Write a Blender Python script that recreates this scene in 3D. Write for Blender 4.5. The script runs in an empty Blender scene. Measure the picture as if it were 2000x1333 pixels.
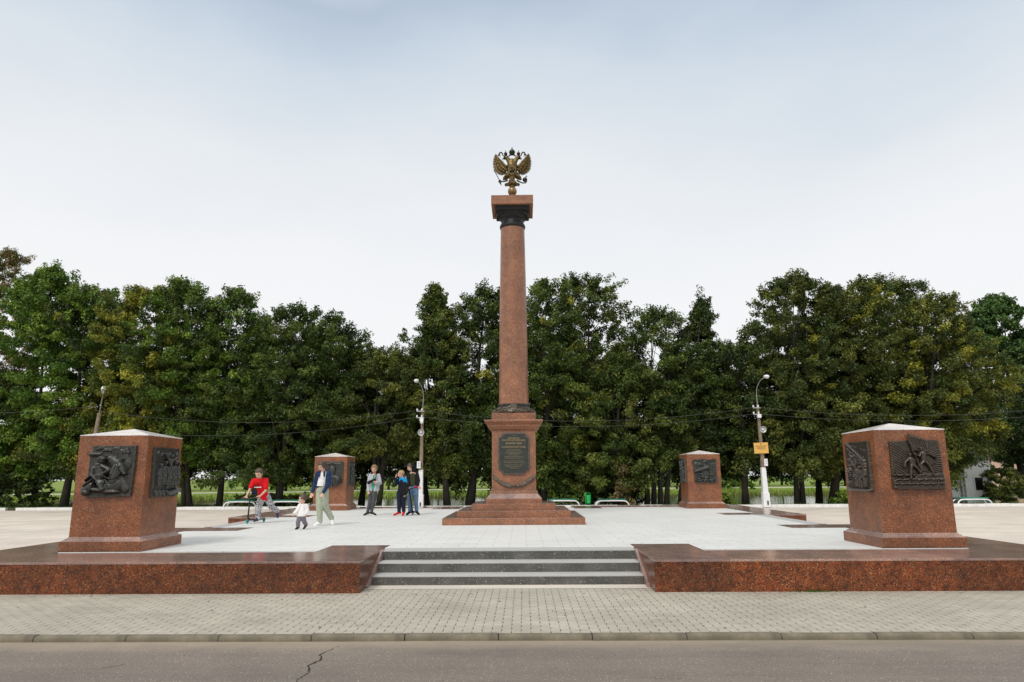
import bpy, bmesh, math, random
import numpy as np
from mathutils import Vector, Matrix, Euler
R = math.radians
sc = bpy.context.scene
COL = sc.collection

# ------------------------------------------------------------------ camera
CX, YAW, PITCH, ROLL, FPX, CAMH = 0.2601, -0.0152, 0.1925, -0.0064, 1345.99, 1.22
def cam_ray(a, b):                      # a right, b down on the focal plane
    c, s = math.cos(-ROLL), math.sin(-ROLL); a, b = c*a-s*b, s*a+c*b
    c, s = math.cos(PITCH), math.sin(PITCH); y = c+s*b; z = s-c*b; x = a
    c, s = math.cos(-YAW), math.sin(-YAW)
    return Vector((c*x-s*y, s*x+c*y, z))
fwd = cam_ray(0, 0).normalized()
rgt = (cam_ray(1, 0)-cam_ray(0, 0)).normalized()
upv = (cam_ray(0, -1)-cam_ray(0, 0)).normalized()
cam = bpy.data.cameras.new('camera'); camo = bpy.data.objects.new('camera', cam); COL.objects.link(camo)
M = Matrix((rgt, upv, -fwd)).transposed().to_4x4(); M.translation = Vector((CX, 0, CAMH))
camo.matrix_world = M
cam.lens = FPX/2000*36; cam.sensor_width = 36; cam.clip_end = 2000; cam.clip_start = 0.1
sc.camera = camo
# ------------------------------------------------------------------ world, sun, exposure
SUN_EL, SUN_AZ = R(48), R(205)          # azimuth clockwise from +Y
W = bpy.data.worlds.new('World'); sc.world = W; W.use_nodes = True
nt = W.node_tree; nt.nodes.clear(); N = nt.nodes.new; K = nt.links.new
out = N('ShaderNodeOutputWorld'); addn = N('ShaderNodeMixShader'); addn.inputs[0].default_value = 0.92
bg1 = N('ShaderNodeBackground'); bg1.inputs['Strength'].default_value = 0.12
sky = N('ShaderNodeTexSky'); sky.sky_type = 'NISHITA'; sky.sun_disc = False
sky.sun_elevation = SUN_EL; sky.sun_rotation = SUN_AZ; sky.dust_density = 4; sky.air_density = 1.3
K(sky.outputs[0], bg1.inputs[0])
bg2 = N('ShaderNodeBackground'); bg2.inputs['Strength'].default_value = 1.0
tc = N('ShaderNodeTexCoord'); sep = N('ShaderNodeSeparateXYZ'); K(tc.outputs['Generated'], sep.inputs[0])
mp = N('ShaderNodeMapping'); mp.inputs['Scale'].default_value = (1.2, 1.0, 2.6); K(tc.outputs['Generated'], mp.inputs[0])
nz = N('ShaderNodeTexNoise'); nz.inputs['Scale'].default_value = 1.3; nz.inputs['Detail'].default_value = 6; nz.inputs['Roughness'].default_value = .5
K(mp.outputs[0], nz.inputs['Vector'])
m1 = N('ShaderNodeMath'); m1.operation = 'MULTIPLY_ADD'; m1.inputs[1].default_value = .34; m1.inputs[2].default_value = -.15; K(nz.outputs['Fac'], m1.inputs[0])
m2 = N('ShaderNodeMath'); m2.operation = 'ADD'; K(sep.outputs['Z'], m2.inputs[0]); K(m1.outputs[0], m2.inputs[1])
rp = N('ShaderNodeValToRGB'); K(m2.outputs[0], rp.inputs[0])
els = rp.color_ramp.elements
els[0].position = 0.0; els[0].color = (.875, .868, .872, 1)
els[1].position = .30; els[1].color = (.855, .855, .868, 1)
for p, c in ((.43, (.76, .785, .81, 1)), (.55, (.60, .67, .74, 1)), (.64, (.44, .52, .63, 1)), (.82, (.80, .80, .80, 1)), (.97, (1.05, 1.02, .97, 1))):
    e = els.new(p); e.color = c
K(rp.outputs[0], bg2.inputs[0]); K(bg1.outputs[0], addn.inputs[1]); K(bg2.outputs[0], addn.inputs[2]); K(addn.outputs[0], out.inputs[0])
sl = bpy.data.lights.new('sun', 'SUN'); sl.energy = 1.5; sl.angle = R(14); sl.color = (1, .96, .89)
so = bpy.data.objects.new('sun', sl); COL.objects.link(so)
sd = Vector((math.sin(SUN_AZ)*math.cos(SUN_EL), math.cos(SUN_AZ)*math.cos(SUN_EL), math.sin(SUN_EL)))
so.rotation_euler = sd.to_track_quat('Z', 'Y').to_euler(); so.location = (0, 0, 60)
sc.view_settings.view_transform = 'Standard'; sc.view_settings.look = 'None'
sc.view_settings.exposure = 0.17; sc.view_settings.gamma = 1.0
sc.cycles.max_bounces = 8; sc.cycles.use_denoising = True

# ------------------------------------------------------------------ object helpers
def tag(o, label=None, cat=None, group=None, kind=None):
    if label: o['label'] = label
    if cat: o['category'] = cat
    if group: o['group'] = group
    if kind: o['kind'] = kind
    return o
def link(name, me, mat=None, parent=None, loc=None):
    o = bpy.data.objects.new(name, me); COL.objects.link(o)
    if mat:
        for m in (mat if isinstance(mat, (list, tuple)) else [mat]): me.materials.append(m)
    if parent: o.parent = parent
    if loc is not None: o.location = loc
    return o
def empty(name, loc=(0, 0, 0), rz=0):
    o = bpy.data.objects.new(name, None); COL.objects.link(o); o.location = loc; o.rotation_euler = (0, 0, rz)
    o.empty_display_size = .2
    return o
def np_mesh(name, verts, faces, smooth=False):
    """verts (n,3); faces (m,k) equal-size polygons"""
    verts = np.asarray(verts, dtype=np.float32); faces = np.asarray(faces, dtype=np.int32)
    me = bpy.data.meshes.new(name); n, (m, k) = len(verts), faces.shape
    me.vertices.add(n); me.vertices.foreach_set('co', verts.ravel())
    me.loops.add(m*k); me.loops.foreach_set('vertex_index', faces.ravel())
    me.polygons.add(m); me.polygons.foreach_set('loop_start', np.arange(0, m*k, k, dtype=np.int32))
    try: me.polygons.foreach_set('loop_total', np.full(m, k, dtype=np.int32))
    except Exception: pass
    me.polygons.foreach_set('use_smooth', np.full(m, smooth, dtype=bool))
    me.update(calc_edges=True); me.validate()
    return me
class MB:
    """collects shapes into one mesh"""
    def __init__(s): s.v = []; s.f = []; s.mi = []
    def add(s, vs, fs, mi=0):
        o = len(s.v); s.v += [tuple(v) for v in vs]; s.f += [tuple(i+o for i in f) for f in fs]; s.mi += [mi]*len(fs)
        return s
    def box(s, x0, x1, y0, y1, z0, z1, mi=0, M=None):
        vs = [Vector((x, y, z)) for x in (x0, x1) for y in (y0, y1) for z in (z0, z1)]
        if M: vs = [M @ v for v in vs]
        return s.add(vs, [(0, 1, 3, 2), (4, 6, 7, 5), (0, 4, 5, 1), (2, 3, 7, 6), (0, 2, 6, 4), (1, 5, 7, 3)], mi)
    def prism(s, poly, z0, z1, mi=0):          # poly counter-clockwise
        n = len(poly)
        vs = [(x, y, z0) for x, y in poly]+[(x, y, z1) for x, y in poly]
        fs = [tuple(range(n-1, -1, -1)), tuple(range(n, 2*n))]+[(i, (i+1) % n, n+(i+1) % n, n+i) for i in range(n)]
        return s.add(vs, fs, mi)
    def square_stack(s, prof, mi=0):           # prof: (half width, z) bottom to top, closed
        vs = []
        for h, z in prof: vs += [(-h, -h, z), (h, -h, z), (h, h, z), (-h, h, z)]
        fs = [(3, 2, 1, 0)]
        for k in range(len(prof)-1):
            a = 4*k; b = a+4
            fs += [(a+i, a+(i+1) % 4, b+(i+1) % 4, b+i) for i in range(4)]
        t = 4*(len(prof)-1); fs.append((t, t+1, t+2, t+3))
        return s.add(vs, fs, mi)
    def lathe(s, prof, n=32, mi=0, M=None):    # prof: (radius, z)
        vs = []; fs = []
        for r, z in prof:
            for i in range(n):
                a = 2*math.pi*i/n; v = Vector((r*math.cos(a), r*math.sin(a), z)); vs.append(M @ v if M else v)
        for k in range(len(prof)-1):
            for i in range(n): fs.append((k*n+i, k*n+(i+1) % n, (k+1)*n+(i+1) % n, (k+1)*n+i))
        fs.append(tuple(range(n-1, -1, -1))); t = (len(prof)-1)*n; fs.append(tuple(range(t, t+n)))
        return s.add(vs, fs, mi)
    def tube(s, pts, rad, n=8, mi=0):
        pts = [Vector(p) for p in pts]; rad = rad if isinstance(rad, (list, tuple)) else [rad]*len(pts)
        vs = []; fs = []; ref = Vector((0, 0, 1))
        for k, p in enumerate(pts):
            d = (pts[min(k+1, len(pts)-1)]-pts[max(k-1, 0)]).normalized()
            if k == 0: ref = Vector((0, 1, 0)) if abs(d.y) < .9 else Vector((1, 0, 0))
            u = (ref-d*ref.dot(d)).normalized(); w = d.cross(u); ref = u
            for i in range(n):
                a = 2*math.pi*i/n; vs.append(p+(u*math.cos(a)+w*math.sin(a))*rad[k])
        for k in range(len(pts)-1):
            for i in range(n): fs.append((k*n+i, k*n+(i+1) % n, (k+1)*n+(i+1) % n, (k+1)*n+i))
        fs.append(tuple(range(n-1, -1, -1))); t = (len(pts)-1)*n; fs.append(tuple(range(t, t+n)))
        return s.add(vs, fs, mi)
    def ell(s, c, r, rot=(0, 0, 0), nu=16, nv=10, mi=0, E=None):
        E = E or Euler(rot).to_matrix(); c = Vector(c); vs = [c+E @ Vector((0, 0, -r[2]))]
        for j in range(1, nv):
            t = -math.pi/2+math.pi*j/nv
            for i in range(nu):
                a = 2*math.pi*i/nu; vs.append(c+E @ Vector((r[0]*math.cos(t)*math.cos(a), r[1]*math.cos(t)*math.sin(a), r[2]*math.sin(t))))
        vs.append(c+E @ Vector((0, 0, r[2]))); fs = []
        for i in range(nu): fs.append((0, 1+(i+1) % nu, 1+i))
        for j in range(nv-2):
            for i in range(nu): a = 1+j*nu; fs.append((a+i, a+(i+1) % nu, a+nu+(i+1) % nu, a+nu+i))
        t = len(vs)-1; a = 1+(nv-2)*nu
        for i in range(nu): fs.append((a+i, a+(i+1) % nu, t))
        return s.add(vs, fs, mi)
    def cap(s, p1, r1, p2, r2, flat=1.0, n=12, mi=0):   # tapered capsule, y squashed by flat about its axis
        p1, p2 = Vector(p1), Vector(p2); d = (p2-p1)
        L = d.length or 1e-6; d = d/L
        ref = Vector((0, 1, 0)) if abs(d.y) < .9 else Vector((1, 0, 0))
        u = (ref-d*ref.dot(d)).normalized(); w = d.cross(u); prof = []
        for k in range(5): a = -math.pi/2+math.pi/2*k/4; prof.append((r1*math.sin(a), max(r1*math.cos(a), .0004)))
        for k in range(5): a = math.pi/2*k/4; prof.append((L+r2*math.sin(a), max(r2*math.cos(a), .0004)))
        vs = []; fs = []
        for h, r in prof:
            for i in range(n):
                a = 2*math.pi*i/n; vs.append(p1+d*h+u*math.cos(a)*r*flat+w*math.sin(a)*r)
        for k in range(len(prof)-1):
            for i in range(n): fs.append((k*n+i, k*n+(i+1) % n, (k+1)*n+(i+1) % n, (k+1)*n+i))
        fs.append(tuple(range(n-1, -1, -1))); t = (len(prof)-1)*n; fs.append(tuple(range(t, t+n)))
        return s.add(vs, fs, mi)
    def mesh(s, name, smooth=False, bevel=0, seg=2):
        me = bpy.data.meshes.new(name); me.from_pydata(s.v, [], s.f); me.update()
        for p, m in zip(me.polygons, s.mi): p.material_index = m
        bm = bmesh.new(); bm.from_mesh(me)
        bmesh.ops.recalc_face_normals(bm, faces=bm.faces)
        if bevel:
            es = [e for e in bm.edges if len(e.link_faces) == 2 and e.calc_face_angle(0) > .35]
            bmesh.ops.bevel(bm, geom=es, offset=bevel, segments=seg, profile=.6, affect='EDGES', clamp_overlap=True)
        for f in bm.faces: f.smooth = bool(smooth)
        bm.to_mesh(me); bm.free()
        if smooth and smooth != 'all':
            try: me.set_sharp_from_angle(angle=R(40))
            except Exception: pass
        return me
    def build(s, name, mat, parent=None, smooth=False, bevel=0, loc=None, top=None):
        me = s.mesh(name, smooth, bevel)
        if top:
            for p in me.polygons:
                if p.normal.z > .3: p.material_index = 1  # upper faces and bevels get the second tone: painted sheen and edge highlight
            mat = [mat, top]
        return link(name, me, mat, parent, loc)
    def fused(s, name, mat, parent=None, voxel=.01, sm=2, wob=0, seed=0, loc=None):
        """fuse everything into one continuous skin (voxel remesh)"""
        me = s.mesh(name+'_raw'); o = bpy.data.objects.new('tmp', me); COL.objects.link(o)
        rm = o.modifiers.new('r', 'REMESH'); rm.mode = 'VOXEL'; rm.voxel_size = voxel; rm.use_smooth_shade = True
        if sm: q = o.modifiers.new('s', 'SMOOTH'); q.iterations = sm; q.factor = .5
        dg = bpy.context.evaluated_depsgraph_get(); dg.update()
        m2 = bpy.data.meshes.new_from_object(o.evaluated_get(dg)); m2.name = name
        bpy.data.objects.remove(o); bpy.data.meshes.remove(me)
        if wob:
            n = len(m2.vertices); co = np.empty(n*3, np.float32); m2.vertices.foreach_get('co', co); co = co.reshape(-1, 3)
            nm = np.empty(n*3, np.float32); m2.vertices.foreach_get('normal', nm); nm = nm.reshape(-1, 3)
            rs = np.random.RandomState(seed); d = np.zeros(n)
            for k in range(7):
                w = rs.normal(size=3)*(9+6*k); w[2] *= 1.9; d += np.abs(np.sin(co @ w+rs.rand()*6+1.5*np.sin(co @ (rs.normal(size=3)*9))))/(1+.5*k)-.5/(1+.5*k)
            co += nm*(d*wob*.4)[:, None]; m2.vertices.foreach_set('co', co.ravel()); m2.update()
        m2.polygons.foreach_set('use_smooth', [True]*len(m2.polygons))
        return link(name, m2, mat, parent, loc)

# ------------------------------------------------------------------ material helpers
MATS = {}
class NT:
    def __init__(s, name):
        m = bpy.data.materials.new(name); m.use_nodes = True; s.m = m; s.t = m.node_tree; s.t.nodes.clear()
        s.out = s.t.nodes.new('ShaderNodeOutputMaterial'); s.b = s.t.nodes.new('ShaderNodeBsdfPrincipled')
        s.t.links.new(s.b.outputs[0], s.out.inputs[0]); s.c = s.t.nodes.new('ShaderNodeTexCoord')
        s.P = s.c.outputs['Object']; MATS[name] = m
    def n(s, t, ins=None, **kw):
        x = s.t.nodes.new('ShaderNode'+t)
        for k, v in kw.items(): setattr(x, k, v)
        for k, v in (ins or {}).items():
            if hasattr(v, 'links'): s.t.links.new(v, x.inputs[k])
            else: x.inputs[k].default_value = v
        return x
    def l(s, a, b): s.t.links.new(a, b)
    def noise(s, scale, detail=3, rough=.5, vec=None): return s.n('TexNoise', {'Vector': vec or s.P, 'Scale': scale, 'Detail': detail, 'Roughness': rough}).outputs['Fac']
    def ramp(s, fac, pts, interp='LINEAR'):
        r = s.n('ValToRGB', {0: fac}); r.color_ramp.interpolation = interp; e = r.color_ramp.elements
        e[0].position, e[0].color = pts[0][0], c4(pts[0][1]); e[1].position, e[1].color = pts[-1][0], c4(pts[-1][1])
        for p, c in pts[1:-1]: q = e.new(p); q.color = c4(c)
        return r.outputs[0]
    def mix(s, f, a, b, mode='MIX'):
        x = s.n('MixRGB', blend_type=mode)
        for k, v in ((0, f), (1, a), (2, b)):
            if hasattr(v, 'links'): s.l(v, x.inputs[k])
            else: x.inputs[k].default_value = v if k == 0 else c4(v)
        return x.outputs[0]
    def math(s, op, a, b=0.0):
        x = s.n('Math', operation=op)
        for k, v in ((0, a), (1, b)):
            if hasattr(v, 'links'): s.l(v, x.inputs[k])
            else: x.inputs[k].default_value = v
        return x.outputs[0]
    def set(s, **kw):
        for k, v in kw.items():
            k = {'color': 'Base Color', 'rough': 'Roughness', 'metal': 'Metallic', 'spec': 'Specular IOR Level', 'normal': 'Normal', 'coat': 'Coat Weight'}[k]
            if hasattr(v, 'links'): s.l(v, s.b.inputs[k])
            else: s.b.inputs[k].default_value = c4(v) if k == 'Base Color' else v
        return s.m
    def bump(s, h, strength=.3, dist=.01): return s.n('Bump', {'Height': h, 'Strength': strength, 'Distance': dist}).outputs[0]
    def xyz(s): return s.n('SeparateXYZ', {0: s.P}).outputs
def c4(c):
    c = tuple(c) if hasattr(c, '__len__') else (c, c, c)
    return c if len(c) == 4 else c+(1,)
def granite(name, cols, scale, rough, dirt=0.0, rvar=.08, mott=.55, panel=0):
    t = NT(name)
    v1 = t.n('TexVoronoi', {'Vector': t.P, 'Scale': scale, 'Randomness': 1.0})
    f1 = t.n('SeparateXYZ', {0: v1.outputs['Color']}).outputs[0]
    col = t.ramp(f1, cols, 'CONSTANT')
    v2 = t.n('TexVoronoi', {'Vector': t.P, 'Scale': scale*2.3}); f2 = t.n('SeparateXYZ', {0: v2.outputs['Color']}).outputs[1]
    dark = t.ramp(f2, [(0, (.5, .48, .47)), (.2, (.5, .48, .47)), (.21, (1, 1, 1)), (.93, (1, 1, 1)), (.94, (1.9, 1.9, 1.8)), (1, (1.9, 1.9, 1.8))], 'CONSTANT')
    col = t.mix(1, col, dark, 'MULTIPLY')
    big = t.ramp(t.noise(1.7, 4, .6), [(.3, (.68, .68, .70)), (.7, (1.2, 1.12, 1.05))])
    col = t.mix(1, col, big, 'MULTIPLY')
    bl = t.ramp(t.noise(7.5, 5, .75), [(.36, (.50, .47, .48)), (.50, (1, 1, 1)), (.66, (1.22, 1.12, 1.0))]); col = t.mix(mott, col, bl, 'MULTIPLY')
    if panel:
        px, py, pz = t.xyz(); wn = t.n('TexWhiteNoise', noise_dimensions='1D'); t.l(t.math('FLOOR', t.math('DIVIDE', px, panel)), wn.inputs['W'])
        col = t.mix(1, col, t.ramp(wn.outputs['Value'], [(0, (.80, .80, .82)), (1, (1.16, 1.12, 1.08))]), 'MULTIPLY')
        col = t.mix(t.math('MULTIPLY', t.math('LESS_THAN', t.math('FRACT', t.math('DIVIDE', t.math('ADD', px, 60*panel), panel)), .004), .7), col, (.03, .02, .015))
    if dirt:
        st = t.ramp(t.noise(5, 5, .7), [(.45, (0, 0, 0)), (.75, (1, 1, 1))]); col = t.mix(t.math('MULTIPLY', st, dirt), col, (.35, .30, .27))
    rr = t.math('ADD', t.math('MULTIPLY', t.noise(6, 4), rvar*2), rough-rvar)
    return t.set(color=col, rough=rr, spec=.5)
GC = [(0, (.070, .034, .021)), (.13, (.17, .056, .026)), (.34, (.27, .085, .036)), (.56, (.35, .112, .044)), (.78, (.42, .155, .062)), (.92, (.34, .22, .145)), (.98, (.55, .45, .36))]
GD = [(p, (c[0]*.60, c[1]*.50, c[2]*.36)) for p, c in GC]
GP = [(p, (min(1, c[0]*.96+.025), c[1]*1.14+.018, c[2]*1.20+.012)) for p, c in GC]
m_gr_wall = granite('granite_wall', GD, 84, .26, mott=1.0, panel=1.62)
m_gr_top = granite('granite_polished_sky_tint', [(p, (c[0]*.45+.23, c[1]*.5+.19, c[2]*.5+.185)) for p, c in GC], 80, .16, .40, .05, mott=.3, panel=1.62)  # polished red granite; pale sky reflection is mixed into its base colour
m_gr_ped = granite('granite_pedestal', [(p, (.225*.35+c[0]*.61, .086*.35+c[1]*.66, .038*.35+c[2]*.65)) for p, c in GC], 105, .34, mott=.6)
m_gr_cap = granite('granite_cap_sky_tint', [(p, (c[0]*.08+.74, c[1]*.08+.74, c[2]*.08+.735)) for p, c in GC], 80, .22, mott=0)  # same red granite; near-white sky reflection put into the base colour
m_gr_col = granite('granite_column', [(p, (.30*.3+c[0]*.7, .13*.3+c[1]*.7, .075*.3+c[2]*.7)) for p, c in GP], 100, .36, mott=.35)
def step_mats():
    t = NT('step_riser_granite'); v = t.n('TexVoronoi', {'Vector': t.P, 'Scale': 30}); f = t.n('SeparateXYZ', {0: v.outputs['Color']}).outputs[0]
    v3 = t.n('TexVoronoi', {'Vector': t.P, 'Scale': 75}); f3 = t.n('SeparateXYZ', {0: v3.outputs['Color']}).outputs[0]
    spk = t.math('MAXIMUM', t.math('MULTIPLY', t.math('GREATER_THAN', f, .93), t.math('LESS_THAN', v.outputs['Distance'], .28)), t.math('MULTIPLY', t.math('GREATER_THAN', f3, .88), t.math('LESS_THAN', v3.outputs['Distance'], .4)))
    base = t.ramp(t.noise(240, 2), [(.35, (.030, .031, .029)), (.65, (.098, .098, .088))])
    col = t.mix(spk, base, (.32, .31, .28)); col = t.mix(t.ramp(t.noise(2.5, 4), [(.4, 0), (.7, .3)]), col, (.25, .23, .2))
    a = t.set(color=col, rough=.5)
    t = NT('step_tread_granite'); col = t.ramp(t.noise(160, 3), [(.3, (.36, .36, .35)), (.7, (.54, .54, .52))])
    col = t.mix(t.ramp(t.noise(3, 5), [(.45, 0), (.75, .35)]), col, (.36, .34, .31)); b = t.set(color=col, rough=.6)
    return a, b
m_riser, m_tread = step_mats()
def white_slab():
    t = NT('white_granite_paving'); x, y, z = t.xyz()
    br = t.n('TexBrick', {'Vector': t.P, 'Scale': 1.0, 'Mortar Size': .007, 'Mortar Smooth': .1, 'Brick Width': .6, 'Row Height': .3, 'Color1': c4((.80, .80, .775)), 'Color2': c4((.75, .755, .735)), 'Mortar': c4((.50, .50, .485))}, offset=.5)
    n1 = t.ramp(t.noise(.9, 5, .6), [(.3, (.90, .905, .905)), (.7, (1.03, 1.03, 1.02))]); col = t.mix(1, br.outputs['Color'], n1, 'MULTIPLY')
    n2 = t.ramp(t.noise(130, 2), [(.3, (.88, .88, .88)), (.7, (1.06, 1.06, 1.06))]); col = t.mix(1, col, n2, 'MULTIPLY')
    st = t.ramp(t.noise(9, 6, .75), [(.62, 0), (.70, .22)]); col = t.mix(st, col, (.42, .41, .38)); s3 = t.ramp(t.noise(.45, 6, .8), [(.5, 0), (.75, .30)]); col = t.mix(s3, col, (.60, .59, .55))
    return t.set(color=col, rough=.5, normal=t.bump(br.outputs['Fac'], -.15, .002))
m_white = white_slab()
def paver():
    t = NT('concrete_paver'); x, y, z = t.xyz()
    br = t.n('TexBrick', {'Vector': t.P, 'Scale': 1.0, 'Mortar Size': .0028, 'Mortar Smooth': .2, 'Brick Width': .215, 'Row Height': .105, 'Color1': c4((.465, .432, .365)), 'Color2': c4((.40, .368, .31)), 'Mortar': c4((.24, .21, .165))}, offset=.5)
    col = br.outputs['Color']
    # wide dark cross joints between bricks of one row
    row = t.math('FLOOR', t.math('DIVIDE', y, .105)); off = t.math('MULTIPLY', t.math('MODULO', t.math('ABSOLUTE', row), 2.0), .1075)
    u = t.math('MODULO', t.math('ADD', t.math('ADD', x, off), 60*.215), .215)
    near = t.math('LESS_THAN', u, .012); ry = t.math('FRACT', t.math('DIVIDE', t.math('ADD', y, 10.5), .105))
    inr = t.math('MULTIPLY', t.math('GREATER_THAN', ry, .12), t.math('LESS_THAN', ry, .88))
    nn = t.math('GREATER_THAN', t.noise(3.1, 3), .40)
    col = t.mix(t.math('MULTIPLY', t.math('MULTIPLY', near, inr), t.math('ADD', t.math('MULTIPLY', nn, .4), .55)), col, (.05, .040, .028))
    col = t.mix(1, col, t.ramp(t.noise(1.1, 5, .65), [(.3, (.84, .83, .80)), (.7, (1.12, 1.12, 1.10))]), 'MULTIPLY')
    col = t.mix(1, col, t.ramp(t.noise(90, 3), [(.3, (.84, .84, .84)), (.7, (1.12, 1.12, 1.12))]), 'MULTIPLY')
    mp = t.n('Mapping', {'Vector': t.P, 'Scale': (3, 9.5, 1)}); st = t.ramp(t.noise(1.0, 5, .8, mp.outputs[0]), [(.63, 0), (.70, .55)]); col = t.mix(st, col, (.20, .165, .125))
    return t.set(color=col, rough=.8, normal=t.bump(t.math('SUBTRACT', 1.0, t.math('MULTIPLY', near, inr)), .4, .004))
m_paver = paver()
def asphalt(name, a, b, spk, lines=False):
    t = NT(name); x, y, z = t.xyz()
    col = t.ramp(t.noise(150, 4, .7), [(.32, a), (.68, b)])
    v = t.n('TexVoronoi', {'Vector': t.P, 'Scale': 75}); f = t.n('SeparateXYZ', {0: v.outputs['Color']}).outputs[0]
    s_ = t.math('MULTIPLY', t.math('GREATER_THAN', f, .93), t.math('LESS_THAN', v.outputs['Distance'], .42)); col = t.mix(s_, col, spk)
    s2 = t.math('MULTIPLY', t.math('LESS_THAN', f, .035), t.math('LESS_THAN', v.outputs['Distance'], .45)); col = t.mix(s2, col, tuple(q*.35 for q in a))
    col = t.mix(1, col, t.ramp(t.noise(.7, 5, .6), [(.3, (.86, .85, .85)), (.7, (1.12, 1.12, 1.1))]), 'MULTIPLY')
    return t, col, x, y
def road_mat():
    t, col, x, y = asphalt('road_asphalt', (.135, .112, .094), (.25, .212, .18), (.44, .40, .35))
    # sand and dust collected against the kerb
    e = t.math('ADD', t.math('SUBTRACT', y, 7.32), t.math('MULTIPLY', t.noise(2.2, 6, .7), .6)); f = t.ramp(e, [(.30, 0), (.78, .85)])
    col = t.mix(f, col, (.33, .275, .20)); st = t.ramp(t.noise(4.5, 6, .8), [(.66, 0), (.72, .6)]); col = t.mix(st, col, (.075, .067, .062))
    mp2 = t.n('Mapping', {'Vector': t.P, 'Scale': (.25, 2.2, 1)}); ty = t.ramp(t.noise(1.0, 4, .6, mp2.outputs[0]), [(.35, (.86, .86, .87)), (.65, (1.10, 1.09, 1.07))]); col = t.mix(1, col, ty, 'MULTIPLY')
    gr = t.n('TexVoronoi', {'Vector': t.P, 'Scale': 9}); gf = t.n('SeparateXYZ', {0: gr.outputs['Color']}).outputs[0]; gd = t.math('MULTIPLY', t.math('GREATER_THAN', gf, .82), t.math('LESS_THAN', t.math('ADD', gr.outputs['Distance'], t.math('MULTIPLY', t.noise(60, 3), .12)), .14)); col = t.mix(t.math('MULTIPLY', gd, .7), col, (.07, .055, .045))
    return t.set(color=col, rough=.85, normal=t.bump(t.noise(140, 3), .5, .006))
m_road = road_mat()
def plaza_mat():
    t, col, x, y = asphalt('plaza_asphalt', (.58, .52, .455), (.74, .68, .60), (.78, .72, .66))
    st = t.ramp(t.noise(1.3, 6, .75), [(.60, 0), (.70, .35)]); col = t.mix(st, col, (.40, .35, .31))
    mp = t.n('Mapping', {'Vector': t.P, 'Scale': (.25, 1.6, 1)}); s2 = t.ramp(t.noise(.8, 5, .6, mp.outputs[0]), [(.35, (.90, .88, .86)), (.7, (1.06, 1.06, 1.06))]); col = t.mix(1, col, s2, 'MULTIPLY')
    return t.set(color=col, rough=.85)
m_plaza = plaza_mat()
def simple(name, col, rough=.6, metal=0, var=.12, scale=14, bump=0, spec=.5, var2=None):
    t = NT(name); lo = tuple(q*(1-var) for q in c4(col)[:3]); hi = tuple(min(1, q*(1+var)) for q in c4(col)[:3])
    c = t.ramp(t.noise(scale, 4, .6), [(.3, lo), (.7, hi)])
    kw = dict(color=c, rough=rough, metal=metal, spec=spec)
    if bump: kw['normal'] = t.bump(t.noise(scale*3, 4), bump, .01)
    return t.set(**kw)
def bronze(name, lo, hi):
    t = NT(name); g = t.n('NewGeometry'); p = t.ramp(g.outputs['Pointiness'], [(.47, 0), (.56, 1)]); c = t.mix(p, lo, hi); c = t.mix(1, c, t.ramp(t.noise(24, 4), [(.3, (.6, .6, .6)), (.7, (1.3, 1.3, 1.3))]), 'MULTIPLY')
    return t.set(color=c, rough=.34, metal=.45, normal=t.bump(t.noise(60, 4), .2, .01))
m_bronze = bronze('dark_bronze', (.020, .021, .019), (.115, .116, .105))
m_bronze0 = simple('plain_bronze', (.040, .040, .036), .36, .55, .5, 30, .15)
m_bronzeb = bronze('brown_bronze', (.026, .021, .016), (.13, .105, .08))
m_iron = simple('black_bronze_capital', (.012, .0125, .012), .5, .3, .4, 20)
m_gold = simple('gilded_bronze', (.13, .088, .034), .42, .75, .75, 22, .3)
m_golddk = simple('dark_gilded_bronze', (.045, .034, .018), .45, .7, .6, 22, .3)
m_goldball = simple('gold_ball', (.26, .17, .075), .40, .6, .3, 14)
m_letter = simple('gold_lettering', (.48, .36, .16), .4, .4, .1)
m_letter2 = simple('dull_bronze_lettering', (.20, .16, .09), .5, .4, .1)
m_plaque = simple('plaque_bronze', (.048, .052, .045), .30, .5, .3, 12)
m_kerb = simple('old_kerb_concrete', (.165, .142, .100), .85, 0, .38, 5, .3)
m_kerbw = simple('whitewashed_kerb', (.78, .77, .74), .8, 0, .12, 6, .2)
m_paint = simple('white_paint', (.78, .79, .80), .55, 0, .08, 10)
m_greenp = simple('green_paint', (.02, .25, .16), .45, 0, .2, 8)
m_greenb = simple('bright_green_paint', (.01, .42, .10), .42, 0, .15, 8)
m_conc = simple('weathered_concrete_pole', (.24, .18, .13), .85, 0, .35, 7, .3)
m_metal = simple('grey_metal', (.42, .43, .42), .45, .4, .2, 12)
m_lampg = simple('frosted_lamp_glass', (.75, .74, .68), .25, 0, .05)
m_black = simple('black_plastic', (.012, .012, .014), .45, 0, .3)
m_wire = simple('cable_rubber', (.085, .085, .08), .5, 0, .2)
m_sign = simple('ochre_sign_panel', (.72, .42, .10), .5, 0, .05)
m_ink = simple('dark_ink', (.18, .09, .03), .6)
m_redem = simple('red_emblem', (.5, .03, .02), .5)
m_bark = None
def bark():
    t = NT('bark'); mp = t.n('Mapping', {'Vector': t.P, 'Scale': (9, 9, 1.6)})
    n = t.noise(1.0, 6, .7, mp.outputs[0]); c = t.ramp(n, [(.3, (.012, .010, .008)), (.7, (.055, .046, .034))])
    c = t.mix(t.ramp(t.noise(1.3, 4), [(.5, 0), (.75, .5)]), c, (.05, .06, .028)); return t.set(color=c, rough=.95, normal=t.bump(n, .9, .03))
m_bark = bark()
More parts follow.
